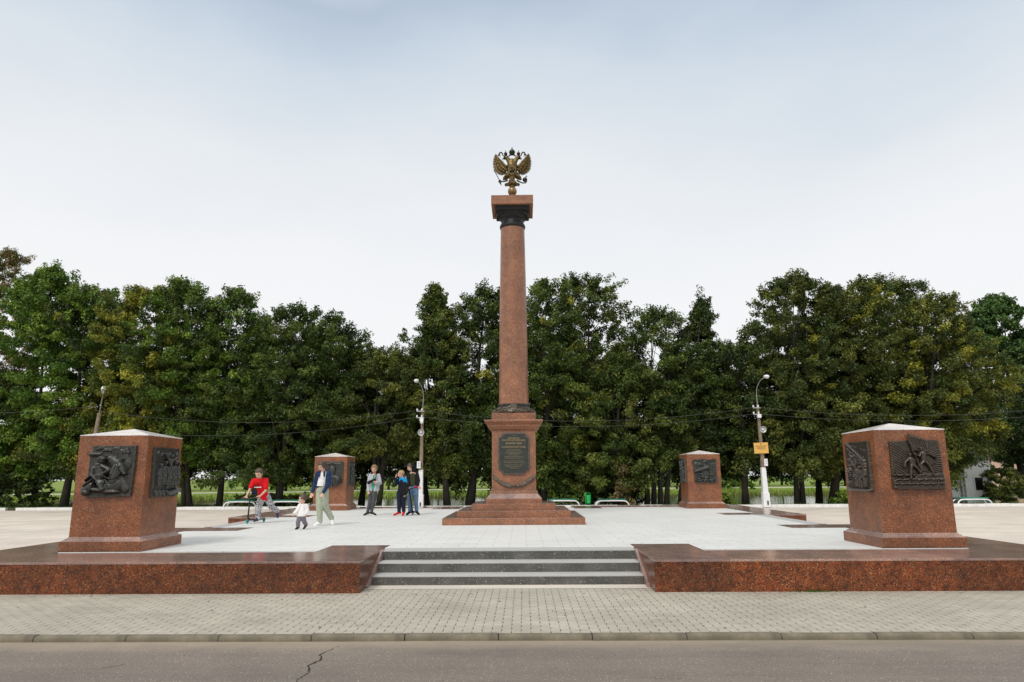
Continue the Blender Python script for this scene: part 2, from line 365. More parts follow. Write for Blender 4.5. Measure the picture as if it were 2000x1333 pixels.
def leafmat():
    t = NT('foliage'); a = t.n('Attribute', attribute_name='Col'); t.set(color=a.outputs['Color'], rough=.55, spec=.35)
    tr = t.n('BsdfTranslucent'); t.l(t.mix(1, a.outputs['Color'], (1.5, 1.7, .6), 'MULTIPLY'), tr.inputs[0]); mx = t.n('MixShader', {0: .14})
    t.l(t.b.outputs[0], mx.inputs[1]); t.l(tr.outputs[0], mx.inputs[2]); t.l(mx.outputs[0], t.out.inputs[0]); return t.m
m_leaf = leafmat()
def ground_mat():
    t = NT('ground_soil_and_grass'); x, y, z = t.xyz()
    g = t.ramp(t.noise(.9, 6, .7), [(.3, (.045, .075, .015)), (.55, (.10, .15, .028)), (.75, (.17, .20, .05))])
    fine = t.ramp(t.noise(22, 4, .7), [(.3, (.55, .55, .5)), (.7, (1.35, 1.35, 1.3))]); g = t.mix(1, g, fine, 'MULTIPLY')
    far = t.ramp(t.noise(.35, 5, .65), [(.3, (.11, .17, .018)), (.55, (.21, .29, .035)), (.8, (.30, .30, .07))]); far = t.mix(1, far, fine, 'MULTIPLY')
    g = t.mix(t.math('GREATER_THAN', y, 40.0), g, far)
    soil = t.ramp(t.noise(6, 5, .7), [(.3, (.035, .024, .016)), (.7, (.11, .085, .06))])
    e = t.math('ADD', t.math('ADD', y, t.math('MULTIPLY', x, .035)), t.math('MULTIPLY', t.noise(1.4, 5, .7), 2.4))
    f = t.ramp(t.math('DIVIDE', e, 40.0), [(.845, 1), (.872, 0)]); col = t.mix(f, g, soil)
    return t.set(color=col, rough=.95, normal=t.bump(t.noise(18, 4), .8, .05))
m_ground = ground_mat()
def water_mat():
    t = NT('river_water'); mp = t.n('Mapping', {'Vector': t.P, 'Scale': (.5, 1.0, 1)})
    n = t.math('ADD', t.noise(.9, 5, .7, mp.outputs[0]), t.math('MULTIPLY', t.noise(4, 3, .6, mp.outputs[0]), .4))
    return t.set(color=(.03, .04, .035), rough=.05, spec=.6, normal=t.bump(n, .6, .02))
m_water = water_mat()
m_path = simple('far_gravel_path', (.62, .60, .52), .9, 0, .1, 3)

# ------------------------------------------------------------------ ground, road, pavements
CYC = 19.6                                  # centre of the memorial square
def kerb_y(x): return 32.25-.035*x
def plaza_z(y): return -.45 if y < 10.6 else (-.45+.18*(y-10.6)/10.9 if y < 21.5 else -.27)
rng = np.random.RandomState(5)
xs = np.concatenate([np.linspace(-420, -70, 15), np.linspace(-60, 60, 97), np.linspace(70, 420, 15)])
ys = np.concatenate([np.linspace(-60, 28, 12), np.linspace(29, 60, 63), np.linspace(61.5, 110, 34), np.linspace(120, 700, 20)])
def far_edge(x):                            # far waterline of the river
    return np.interp(x, [-90, -34, -24, -17, -5, 30, 90], [64, 69, 77, 79.5, 80.5, 81.5, 84])
def ground_h(x, y):
    k = kerb_y(x)
    near = np.where(y < k-.15, -.62, np.interp(y-k, [-.15, .12, 2.6, 3.2], [-.62, -.19, -.19, -.19]))
    bank0 = k+np.interp(x, [-40, -17, -13, 8, 40], [6.0, 5.0, 1.3, 1.3, 2.0]); f = np.clip((y-bank0)/3.5, 0, 1)
    near = np.where(y > bank0, -.19-1.5*f, near)
    fe = far_edge(x); g = np.clip((y-fe+2)/10, 0, 1); far = -1.9+.95*g*g*(3-2*g)+np.clip((y-fe-8)/16, 0, 1)*.12
    return np.where(y > fe-2, np.maximum(far, near), near)
X, Y = np.meshgrid(xs, ys); Z = ground_h(X, Y)+np.where(Y > 33.2, rng.uniform(-.03, .03, X.shape), 0)
ny, nx = X.shape; idx = np.arange(nx*ny).reshape(ny, nx)
fc = np.stack([idx[:-1, :-1], idx[:-1, 1:], idx[1:, 1:], idx[1:, :-1]], -1).reshape(-1, 4)
g = link('ground', np_mesh('ground', np.stack([X, Y, Z], -1).reshape(-1, 3), fc, True), m_ground); tag(g, kind='structure')
w = MB().add([(-260, 34, -1.25), (260, 34, -1.25), (260, 112, -1.25), (-260, 112, -1.25)], [(0, 1, 2, 3)]).build('river', m_water); tag(w, kind='structure')
pm = []; pf = []
for i, x in enumerate(np.linspace(-150, 150, 61)):
    e = float(far_edge(x)); pm += [(x, e+21.2, -.80), (x, e+24.4, -.78)]
pth = MB().add(pm, [(2*i, 2*i+2, 2*i+3, 2*i+1) for i in range(60)]).build('far_path', m_path); tag(pth, kind='structure')
# road sheet
rd = MB().add([(-60, -30, -.506), (60, -30, -.506), (60, 7.85, -.506), (-60, 7.85, -.506)], [(0, 1, 2, 3)]).build('road', m_road); tag(rd, kind='structure')
rs = random.Random(3)
def crack(pts, w0, name='crack'):
    b = MB(); path = []
    for (x0, y0), (x1, y1) in zip(pts, pts[1:]):
        n = max(2, int(math.hypot(x1-x0, y1-y0)/.035))
        for k in range(n): t = k/n; path.append((x0+(x1-x0)*t+rs.uniform(-.014, .014), y0+(y1-y0)*t+rs.uniform(-.01, .01)))
    vs = []; n = len(path)
    for k, (x, y) in enumerate(path):
        w = w0*(1-.8*abs(2*k/n-1))*rs.uniform(.45, 1.4); vs += [(x-w, y, -.5035), (x+w, y, -.5035)]
    b.add(vs, [(2*k, 2*k+1, 2*k+3, 2*k+2) for k in range(n-1)])
    return b.build(name, m_black2, rd)
m_black2 = simple('crack_dark', (.022, .02, .018), .95)  # plain dark tone of the road cracks
crack([(-1.66, 7.62), (-1.77, 7.25), (-1.70, 7.05), (-1.76, 6.85), (-1.69, 6.6), (-1.71, 6.4), (-1.66, 6.1)], .011)
crack([(-3.75, 6.67), (-3.6, 6.80), (-3.45, 6.95)], .006); crack([(1.15, 6.45), (1.5, 6.38), (1.9, 6.42)], .007)
# footpath of concrete pavers
pv = MB().add([(-60, 7.885, -.45), (60, 7.885, -.45), (60, 10.9, -.45), (-60, 10.9, -.45)], [(0, 1, 2, 3)]).build('pavement', m_paver); tag(pv, kind='structure')
pz = []; pf = []
gx = [-90, -30, -9, 9, 30, 90]; gy = [10.85, 21.5, None]
vs = []
for x in gx:
    for y in gy: yy = kerb_y(x)-.02 if y is None else y; vs.append((x, yy, -.446 if y == 10.85 else -.27))
pl = MB().add(vs, [(i*3+j, i*3+3+j, i*3+4+j, i*3+1+j) for i in range(5) for j in range(2)]).build('plaza', m_plaza); tag(pl, kind='structure')
# painted lines on the plaza
def mark(pts, w, name='painted_line'):
    vs = []; n = len(pts)
    for k, (x, y) in enumerate(pts):
        a = Vector(pts[max(k-1, 0)]); b_ = Vector(pts[min(k+1, n-1)]); d = (b_-a).normalized(); nn = Vector((-d.y, d.x))*w/2
        vs += [(x-nn.x, y-nn.y, plaza_z(y-nn.y)+.005), (x+nn.x, y+nn.y, plaza_z(y+nn.y)+.005)]
    return MB().add(vs, [(2*k, 2*k+2, 2*k+3, 2*k+1) for k in range(n-1)]).build(name, m_paint, pl)
mark([(-40, 19.5), (-28, 19.9), (-16, 20.2), (-9.0, 21.3)], .10)
mark([(-12, 23.0), (-8.6, 24.2)], .09); mark([(14, 17.5), (30, 18.4)], .08)
# kerb stones of the road: each one a stone
def kerb_stone():
    b = MB(); pr = [(7.795, -.60), (7.795, -.485), (7.800, -.466), (7.815, -.452), (7.84, -.446), (7.90, -.446), (7.90, -.60)]
    L = .992; vs = [(0, y, z) for y, z in pr]+[(L, y, z) for y, z in pr]; n = len(pr)
    b.add(vs, [tuple(range(n)), tuple(range(2*n-1, n-1, -1))]+[(i, n+i, n+(i+1) % n, (i+1) % n) for i in range(n)])
    return b.mesh('kerb_stone', False, .004)
km = kerb_stone(); km.materials.append(m_kerb); rk = random.Random(4)
for i in range(-9, 10):
    o = bpy.data.objects.new('kerb_stone', km); COL.objects.link(o); o.location = (i*1.0-.02, rk.uniform(-.008, .008)-abs(i)*.002, rk.uniform(-.005, .003))
    tag(o, 'grey concrete kerb stone in the row between the paved footpath and the road', 'kerb stone', 'kerb stones along the road')
# whitewashed kerb at the far side of the plaza
def wkerb(x0, x1, label):
    b = MB(); n = max(1, int((x1-x0)/1.0)); r_ = random.Random(int(x0*7))
    for k in range(n):
        a, c = x0+(x1-x0)*k/n, x0+(x1-x0)*(k+1)/n-.008; dz = r_.uniform(-.008, .008)
        b.add([(a, kerb_y(a), -.4), (c, kerb_y(c), -.4), (c, kerb_y(c)+.16, -.4), (a, kerb_y(a)+.16, -.4), (a, kerb_y(a), -.135+dz), (c, kerb_y(c), -.135+dz), (c, kerb_y(c)+.16, -.135+dz), (a, kerb_y(a)+.16, -.135+dz)],
              [(3, 2, 1, 0), (4, 5, 6, 7), (0, 1, 5, 4), (1, 2, 6, 5), (2, 3, 7, 6), (3, 0, 4, 7)])
    o = b.build('white_kerb', m_kerbw, bevel=.01); tag(o, label, 'kerb')
wkerb(-60, -24.25, 'whitewashed kerb left of the gap at the far left plaza edge')
wkerb(-23.75, 60, 'long whitewashed kerb along the far edge of the plaza behind the memorial')

# ------------------------------------------------------------------ the memorial platform
def deck(): 
    b = MB(); s = 7.64
    b.prism([(-s, CYC-s), (s, CYC-s), (s, CYC+s), (-s, CYC+s)], -.40, -.004)
    return b.build('memorial_platform', m_white)
dk = deck(); tag(dk, kind='structure')
wing_labels = ['low red granite wing wall in front of the pedestal with the horseman relief, left of the steps',
               'low red granite wing wall in front of the pedestal with the flag bearer relief, right of the steps',
               'low red granite wing wall behind the woman and the boy with the scooter',
               'low red granite wing wall beside the pedestal with the cannon relief']
base = [(2.15, -9.1), (8.85, -9.1), (8.85, -2.15), (6.4, -2.15), (6.4, -3.2), (7.6, -3.2), (7.6, -7.85), (3.2, -7.85), (3.2, -6.75), (2.15, -6.75)]
for (sx, sy), lab in zip([(-1, 1), (1, 1), (-1, -1), (1, -1)], wing_labels):
    e = tag(empty('wing_wall', (0, CYC, 0)), lab, 'low wall')
    p = [(x*sx, y*sy) for x, y in base]
    if sx*sy < 0: p = p[::-1]
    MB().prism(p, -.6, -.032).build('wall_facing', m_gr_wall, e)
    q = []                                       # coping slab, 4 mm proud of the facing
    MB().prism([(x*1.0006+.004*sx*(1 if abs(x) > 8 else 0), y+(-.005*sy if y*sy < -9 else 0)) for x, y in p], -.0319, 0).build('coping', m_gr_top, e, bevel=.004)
# front, left, right and back flights
for rz, lab in ((0, 'three grey granite steps with pale treads at the front of the memorial'), (90, 'flight of steps going down on the right side of the white platform'), (-90, 'flight of steps going down on the left side of the white platform'), (180, 'flight of steps going down behind the column')):
    e = tag(empty('steps', (0, CYC, 0), R(rz)), lab, 'steps')
    for k in range(3):
        y1 = -7.65-.39*k; z1 = -.15*k
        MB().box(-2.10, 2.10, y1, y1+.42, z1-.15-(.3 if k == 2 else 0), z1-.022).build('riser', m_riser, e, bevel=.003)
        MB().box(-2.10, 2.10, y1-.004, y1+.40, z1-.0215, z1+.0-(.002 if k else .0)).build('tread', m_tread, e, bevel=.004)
    MB().box(-2.10, 2.10, -8.67, -8.43, -.60, -.444).build('bottom_slab', m_tread, e, bevel=.004)
    for s in (-1, 1):
        x0, x1 = (2.104, 2.148) if s > 0 else (-2.148, -2.104)
        b = MB(); pr = [(-8.72, -.50), (-8.72, -.40), (-7.60, .03), (-7.3, .03), (-7.3, -.5)]
        pr = [(-8.70, -.50), (-8.70, -.425), (-7.62, .012), (-7.45, .012), (-7.45, -.5)]
        b.add([(x0, y, z) for y, z in pr]+[(x1, y, z) for y, z in pr], [(0, 1, 2, 3, 4), (9, 8, 7, 6, 5)]+[(i, (i+1) % 5, 5+(i+1) % 5, 5+i) for i in range(5)])
        b.build('stringer', m_gr_top, e)
# ------------------------------------------------------------------ bronze reliefs
class Relief:
    def __init__(s, w, h, nx=170, ny=176, top=0.0, bottom=0.0, base=.055, outline=None, jag=0.0014, seed=1):
        s.w, s.h = w, h; m = .06
        s.U, s.V = np.meshgrid(np.linspace(-m, 1+m, nx), np.linspace(-m-bottom, 1+m+top, ny))
        s.Hh = np.zeros_like(s.U); s.base = base; rs_ = np.random.RandomState(seed); s.rs = rs_
        U, V = s.U, s.V; jn = sum(np.sin((U*a+V*b)*c+d) for a, b, c, d in zip(rs_.normal(size=5), rs_.normal(size=5), (20, 35, 60, 90, 130), rs_.rand(5)*6))*jag
        s.jn = jn; s.mask = ((U > 0+jn) & (U < 1+jn) & (V > 0+jn) & (V < 1+jn)) if outline is None else s.inpoly(outline)
    def inpoly(s, P, U=None, V=None):
        U = s.U+s.jn*.6; V = s.V+s.jn*.6; ins = np.zeros(U.shape, bool); n = len(P)
        for i in range(n):
            x1, y1 = P[i]; x2, y2 = P[(i+1) % n]
            if y1 == y2: continue
            c = ((V > y1) != (V > y2)) & (U < (x2-x1)*(V-y1)/(y2-y1)+x1); ins ^= c
        return ins
    def cap(s, u1, v1, r1, u2, v2, r2, h, b=0.0):
        d = np.array([u2-u1, v2-v1]); L2 = max(d @ d, 1e-9); t = np.clip(((s.U-u1)*d[0]+(s.V-v1)*d[1])/L2, 0, 1)
        r = r1+(r2-r1)*t; q = np.hypot(s.U-u1-t*d[0], s.V-v1-t*d[1])/r
        s.Hh = np.maximum(s.Hh, np.where(q < 1, b+h*np.sqrt(np.clip(1-q**2.2, 0, 1)), 0)); return s
    def el(s, u, v, a, c, h, b=0.0, rot=0):
        ca, sa = math.cos(rot), math.sin(rot); x = (s.U-u)*ca+(s.V-v)*sa; y = -(s.U-u)*sa+(s.V-v)*ca
        q = np.hypot(x/a, y/c); s.Hh = np.maximum(s.Hh, np.where(q < 1, b+h*np.sqrt(np.clip(1-q*q, 0, 1)), 0)); return s
    def poly(s, P, h, slope=0.0, add=False):
        m = s.inpoly(P); hh = h+slope*(s.V-P[0][1]); s.Hh = np.where(m, s.Hh+hh if add else np.maximum(s.Hh, hh), s.Hh); return s
    def groove(s, u1, v1, u2, v2, r, dep):
        d = np.array([u2-u1, v2-v1]); t = np.clip(((s.U-u1)*d[0]+(s.V-v1)*d[1])/(d @ d), 0, 1)
        q = np.hypot(s.U-u1-t*d[0], s.V-v1-t*d[1])/r; s.Hh -= np.where(q < 1, dep*(1-q*q), 0); return s
    def man(s, u, v, sc_, h=.045, lean=0, coat=False, helmet=True, flip=1):
        k = sc_; f = flip
        s.cap(u-.035*k*f, v, .022*k, u-.03*k*f, v+.17*k, .038*k, h*.6).cap(u+.05*k*f, v+.005*k, .022*k, u+.03*k*f, v+.17*k, .038*k, h*.7)
        if coat: s.poly([(u-.085*k, v+.05*k), (u+.085*k, v+.05*k), (u+.055*k, v+.26*k), (u-.055*k, v+.26*k)], h*.75); s.groove(u, v+.05*k, u, v+.22*k, .012, h*.35)
        s.cap(u, v+.20*k, .055*k, u+lean*k, v+.33*k, .068*k, h)
        s.cap(u-.06*k*f+lean*k, v+.345*k, .026*k, u-.10*k*f, v+.23*k, .022*k, h*.8).cap(u-.10*k*f, v+.23*k, .020*k, u-.03*k*f, v+.19*k, .018*k, h)
        s.cap(u+.06*k*f+lean*k, v+.345*k, .026*k, u+.09*k*f, v+.24*k, .022*k, h).cap(u+.09*k*f, v+.24*k, .020*k, u+.02*k*f, v+.25*k, .018*k, h*1.15)
        s.el(u+lean*1.3*k, v+.435*k, .033*k, .042*k, h*1.0)
        if helmet: s.el(u+lean*1.3*k, v+.458*k, .042*k, .03*k, h*1.15)
        return s
    def build(s, name, mat, parent, T):
        U, V = s.U, s.V; rough = sum(np.sin((U*a+V*b)*c+d) for a, b, c, d in zip(s.rs.normal(size=9), s.rs.normal(size=9), (30, 45, 60, 80, 100, 120, 60, 85, 150), s.rs.rand(9)*6))*.00018
        Hs = s.Hh.copy()
        for _ in range(2):
            for ax in (0, 1): Hs = (np.roll(Hs, 1, ax)+2*Hs+np.roll(Hs, -1, ax))/4
        H = np.where(s.mask, s.base+np.maximum(Hs, -.03)+rough, -.012)
        ny, nx = U.shape; co = np.stack([(U-.5)*s.w, -H, V*s.h], -1).reshape(-1, 3)
        idx = np.arange(nx*ny).reshape(ny, nx)
        keep = np.zeros((ny-1, nx-1), bool)
        for a in (0, 1):
            for b in (0, 1): keep |= s.mask[a:ny-1+a, b:nx-1+b]
        f = np.stack([idx[:-1, :-1], idx[:-1, 1:], idx[1:, 1:], idx[1:, :-1]], -1)[keep]
        used = np.unique(f); rem = -np.ones(nx*ny, int); rem[used] = np.arange(len(used))
        me = np_mesh(name, co[used], rem[f], True)
        try: me.set_sharp_from_angle(angle=R(55))
        except Exception: pass
        o = link(name, me, mat, parent); o.matrix_local = T; return o
def rel_horseman():
    r = Relief(.86, .87, outline=[(.02, .03), (.10, -.01), (.97, .01), (1, .5), (1, 1), (.12, 1), (.11, .86), (.07, .86), (.08, .4), (.0, .18)])
    P = lambda x, y: ((x-90)/1120, 1-(y-150)/1130)
    for a, b, c in (((310, 200), (500, 170), .02), ((480, 220), (660, 230), .03), ((680, 190), (840, 200), .02)): r.poly([P(a[0]-20, a[1]+50), P(b[0]+20, b[1]+50), P(b[0]-10, b[1]-20), P(a[0]+40, a[1]-10)], c)
    for x0, x1, y in ((470, 650, 300), (670, 810, 270), (830, 1000, 300)): r.poly([P(x0, 470), P(x1, 470), P(x1, y-60), P(x0, y-60)], .012)
    r.poly([P(950, 460), P(1070, 460), P(1070, 310), P(950, 310)], .03).poly([P(930, 315), P(1110, 315), P(1030, 190)], .045)
    for y in range(330, 460, 26): r.groove(*P(480, y), *P(930, y), .006, .006)
    a = P(190, 330); b = P(430, 335); r.cap(*a, .04, *b, .04, .055)
    # second horse behind
    a = P(650, 440); b = P(800, 560); r.cap(*a, .07, *b, .10, .04); a = P(1060, 540); r.el(*a, .08, .13, .035)
    # horse body, neck, head
    r.cap(*P(880, 1000), .13, *P(640, 1080), .13, .07).cap(*P(800, 900), .13, *P(880, 600), .085, .085).cap(*P(930, 590), .075, *P(1040, 760), .038, .10).el(*P(1035, 765), .04, .035, .105)
    r.cap(*P(905, 560), .022, *P(950, 490), .008, .10).cap(*P(900, 880), .10, *P(1060, 1100), .08, .045).cap(*P(760, 760), .06, *P(820, 600), .05, .095)
    for k in range(9): r.groove(*P(750+k*17, 850-k*32), *P(700+k*17, 790-k*32), .008, .02)
    r.groove(*P(940, 640), *P(965, 640), .014, .03); r.groove(*P(1030, 750), *P(1040, 755), .010, .03)
    r.groove(*P(1075, 800), *P(1000, 790), .010, .03); r.groove(*P(940, 820), *P(960, 720), .012, .02)
    # reins
    pts = [(570, 800), (650, 860), (760, 880), (860, 860), (930, 800), (960, 740)]
    for p, q in zip(pts, pts[1:]): r.cap(*P(*p), .011, *P(*q), .011, .03, .08)
    # rider
    r.cap(*P(470, 800), .115, *P(440, 650), .115, .095).cap(*P(350, 640), .055, *P(330, 790), .045, .10).cap(*P(330, 790), .045, *P(430, 890), .038, .11)
    r.cap(*P(520, 600), .06, *P(690, 680), .05, .09).cap(*P(690, 690), .045, *P(560, 780), .035, .105)
    r.el(*P(525, 480), .055, .065, .12).el(*P(515, 420), .085, .055, .135).cap(*P(440, 450), .02, *P(600, 440), .02, .135).el(*P(440, 560), .09, .045, .105)
    r.cap(*P(520, 990), .075, *P(590, 1100), .06, .12).cap(*P(470, 940), .06, *P(560, 960), .075, .105).cap(*P(360, 1110), .05, *P(600, 1130), .045, .095)
    r.cap(*P(380, 930), .018, *P(290, 1150), .016, .105).cap(*P(120, 1030), .02, *P(330, 890), .02, .08).cap(*P(130, 920), .02, *P(320, 780), .012, .07)
    r.cap(*P(120, 1160), .08, *P(300, 1040), .09, .07).el(*P(180, 1170), .12, .06, .08).el(*P(760, 1160), .20, .04, .085)
    for k in range(7): r.groove(*P(400+k*22, 780), *P(430+k*24, 640), .007, .012)
    for k in range(12): r.el(*P(620+(k*37) % 130, 900+(k*53) % 200), .018, .014, .02, .065)
    return r
def rel_march():
    r = Relief(.84, .87, seed=3)
    for k, (u, v, s_) in enumerate(((.22, .22, .95), (.40, .25, 1.0), (.60, .17, 1.25), (.80, .18, 1.2), (.93, .22, 1.05))): r.man(u, v, s_, .05+.008*k, 0, True, True, 1 if k % 2 else -1)
    r.cap(.32, .88, .014, .62, .55, .020, .09).cap(.70, .75, .012, .88, .82, .012, .06)
    for k in range(7): r.cap(.08+k*.15, .10, .05, .12+k*.15, .05, .04, .055)
    r.cap(.55, .07, .05, .98, .13, .045, .10)
    for k in range(6): r.el(.1+k*.16, .9-(k*37 % 5)*.02, .06, .03, .02)
    return r
def rel_guns():
    r = Relief(.84, .87, seed=4)
    for k in range(4): r.cap(.10+k*.05, 1.0-k*.12, .014, .88-k*.03, .60-k*.02, .020, .05-.006*k)
    for k in range(6): r.cap(.02, .18+k*.055, .014, .34, .24+k*.035, .012, .05)
    for u, v, s_, f in ((.45, .10, .95, 1), (.62, .08, .9, -1), (.80, .10, .95, 1), (.45, .38, .75, -1), (.30, .52, .6, 1), (.85, .35, .6, -1), (.2, .30, .5, 1)): r.man(u, v, s_, .055, .02, False, True, f)
    r.cap(.05, .04, .03, .97, .03, .03, .06)
    for k in range(10): r.el(.12+(k*.37 % .8), .66+(k*.23 % .3), .035, .02, .02)
    return r
def rel_flag():
    out = [(.0, .03), (.2, .0), (.5, .02), (.98, .0), (1, .5), (.98, 1), (.78, 1.02), (.58, 1.08), (.42, 1.14), (.38, 1.01), (.02, .985)]
    r = Relief(.86, .82, top=.14, outline=out, seed=5)
    P = lambda x, y: ((x-150)/1040, 1-(y-195)/1010)
    for k in range(12):                                     # rays of the sky
        a = -0.62-.04*k; u0, v0 = .02+k*.03, .98-.0*k
        r.cap(.02, .99-k*.055, .010, .36-k*.006, .76-k*.05, .006, .016).cap(.64, .70-k*.028, .006, 1.0, .52-k*.05+.3, .011, .018)
    r.poly([P(470, 60), P(930, 180), P(920, 430), P(780, 430), P(620, 400)], .045)   # flag cloth
    for k in range(6): r.groove(*P(540+k*60, 110+k*20), *P(700+k*38, 400), .016, .016)
    r.cap(*P(500, 60), .014, *P(720, 830), .014, .07)
    for (hx, hy, sx, sy, hip, kn1, ft1, kn2, ft2, e1, h1, e2, h2) in (
      ((515, 500), 0, (530, 580), 0, (545, 690), (505, 790), (490, 980), (640, 760), (710, 870), (400, 640), (385, 740), (600, 600), (600, 690)),
      ((750, 380), 0, (790, 460), 0, (800, 620), (720, 680), (730, 810), (880, 700), (980, 930), (700, 520), (610, 480), (900, 470), (1060, 560))):
        r.cap(*P(*sx), .066, *P(*hip), .055, .075).el(*P(*hx), .030, .040, .085).el(*P(hx[0], hx[1]-28), .037, .026, .095)
        r.cap(*P(hip[0]-20, hip[1]+10), .042, *P(*kn1), .034, .08).cap(*P(*kn1), .032, *P(*ft1), .020, .075).cap(*P(hip[0]+25, hip[1]+10), .042, *P(*kn2), .034, .075).cap(*P(*kn2), .030, *P(*ft2), .020, .07)
        r.cap(*P(sx[0]-55, sx[1]), .028, *P(*e1), .024, .08).cap(*P(*e1), .022, *P(*h1), .018, .085).cap(*P(sx[0]+50, sx[1]+5), .028, *P(*e2), .022, .07).cap(*P(*e2), .02, *P(*h2), .016, .07)
    for k in range(5): r.cap(*P(860, 480+k*40), .016, *P(1050-k*26, 650+k*12), .010, .04)
    r.poly([(.0, .0), (1, .0), (1, .33), (.75, .34), (.6, .36), (.4, .25), (.0, .20)], .035)
    for k in range(26): u = (k*.381) % 1; v = .02+(k*.173) % .26; r.poly([(u-.05, v), (u+.06, v+.01), (u+.05, v+.045), (u-.06, v+.03)], .045+.02*((k*7) % 3)/2)
    r.groove(.84, .16, .87, .11, .008, .04); r.groove(.90, .17, .87, .11, .008, .04)
    return r
def rel_portrait():
    out = [(.0, .22), (.02, 1), (1, 1), (1, .22), (.86, .08), (.66, .0), (.45, .0), (.25, .06), (.1, .16)]
    r = Relief(.82, .92, outline=out, seed=6)
    r.el(.52, .20, .42, .24, .07).cap(.30, .34, .12, .52, .40, .12, .075).cap(.52, .40, .12, .78, .32, .13, .08).cap(.52, .45, .08, .53, .55, .075, .08)
    r.el(.52, .66, .115, .145, .10).el(.53, .75, .14, .10, .085).el(.60, .66, .07, .12, .085).cap(.44, .66, .02, .42, .62, .022, .12).el(.5, .60, .04, .02, .105)
    for k in range(6): r.groove(.30+k*.08, .38-k*.01, .40+k*.07, .06, .012, .025)
    for k in range(5): r.cap(.74, .36-k*.06, .02, .92, .30-k*.05, .02, .095)
    r.cap(.18, .30, .022, .60, .06, .022, .11).cap(.1, .93, .02, .9, .93, .02, .02).cap(.3, .90, .03, .5, .96, .03, .04).cap(.5, .96, .03, .7, .90, .03, .04)
    for k in range(8): r.el(.1+.11*k, .88+(k % 3)*.03, .03, .025, .02)
    return r
def rel_group(seed, flip=1):
    r = Relief(.82, .90, seed=seed, outline=[(.03, .0), (.5, .03), (.98, .0), (1, 1), (.6, .98), (.3, 1.03), (.0, 1)], top=.05)
    for u, v, s_, f in ((.28, .12, 1.0, 1), (.52, .08, 1.35, -1), (.78, .12, 1.1, 1), (.62, .5, .7, 1), (.30, .55, .6, -1)): r.man(u, v, s_, .065, .02*flip, seed % 2 == 0, seed % 3 > 0, f)
    for k in range(16): r.el((k*.383) % 1, .03+(k*.21) % .12, .07, .035, .05)
    for k in range(9): r.cap(.05+.11*k, .80+(k % 3)*.05, .03, .10+.11*k, .92-(k % 2)*.06, .015, .035)
    return r
def rel_cannon():
    r = Relief(.86, .86, jag=.005, seed=9, outline=[(.06, .02), (.3, .0), (.9, -.01), (1, .04), (.99, 1), (.6, .97), (.4, 1.02), (.25, .97), (.1, 1.0), (.0, .93), (.03, .5)])
    r.cap(.08, .50, .055, .62, .66, .105, .10).el(.62, .66, .05, .13, .12).el(.62, .66, .028, .09, .05).cap(.05, .42, .022, .40, .38, .03, .06)
    r.poly([(.30, .42), (.40, .44), (.44, .24), (.36, .20)], .06).poly([(.66, .30), (.95, .35), (.95, .86), (.72, .80)], .04)
    for k in range(6): r.groove(.70+.045*k, .36, .72+.045*k, .80, .010, .022)
    r.el(.22, .80, .16, .09, .03).el(.30, .78, .08, .06, .045).el(.55, .90, .12, .05, .035).man(.50, .62, .5, .05)
    for k in range(22): u = (k*.381) % 1; r.cap(u, .03+(k*.13) % .16, .03, u+.10*(1 if k % 2 else -1), .10+(k*.17) % .16, .015, .055)
    for k in range(12): r.cap(.02+.09*k, .92+(k % 2)*.03, .018, .0+.09*k, .99, .010, .04)
    r.el(.56, .24, .12, .06, .05).cap(.2, .30, .03, .55, .22, .02, .05)
    return r
def pedestal(x, y, label, reliefs):
    e = tag(empty('relief_pedestal', (x, y, 0)), label, 'pedestal')
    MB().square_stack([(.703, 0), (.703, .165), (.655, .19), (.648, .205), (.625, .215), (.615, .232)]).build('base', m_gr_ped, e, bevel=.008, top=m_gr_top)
    MB().square_stack([(.607, .23), (.605, 1.945)]).build('body', m_gr_ped, e, bevel=.004)
    MB().square_stack([(.609, 1.9455), (.609, 1.957), (.012, 2.10)]).build('cap', m_gr_cap, e)
    for rel, rz, z, mat, xo in reliefs:
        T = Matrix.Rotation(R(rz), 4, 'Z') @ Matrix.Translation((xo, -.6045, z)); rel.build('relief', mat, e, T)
PX = 6.9; PYF = 12.66; PYB = 26.52
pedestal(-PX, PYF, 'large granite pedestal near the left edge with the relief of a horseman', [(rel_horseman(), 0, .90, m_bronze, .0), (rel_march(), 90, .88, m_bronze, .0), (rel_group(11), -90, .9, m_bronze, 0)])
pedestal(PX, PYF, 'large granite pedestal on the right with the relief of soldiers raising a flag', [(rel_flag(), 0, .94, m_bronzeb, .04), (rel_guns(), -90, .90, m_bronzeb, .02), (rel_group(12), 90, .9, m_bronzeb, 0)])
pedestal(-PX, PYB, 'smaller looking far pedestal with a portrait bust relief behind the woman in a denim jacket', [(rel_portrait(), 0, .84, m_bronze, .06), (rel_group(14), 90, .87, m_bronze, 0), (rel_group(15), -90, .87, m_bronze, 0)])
pedestal(PX, PYB, 'far granite pedestal with a cannon relief, left of the yellow sign', [(rel_cannon(), 0, .90, m_bronze, .02), (rel_group(17), -90, .90, m_bronze, 0), (rel_group(16), 90, .9, m_bronze, 0)])

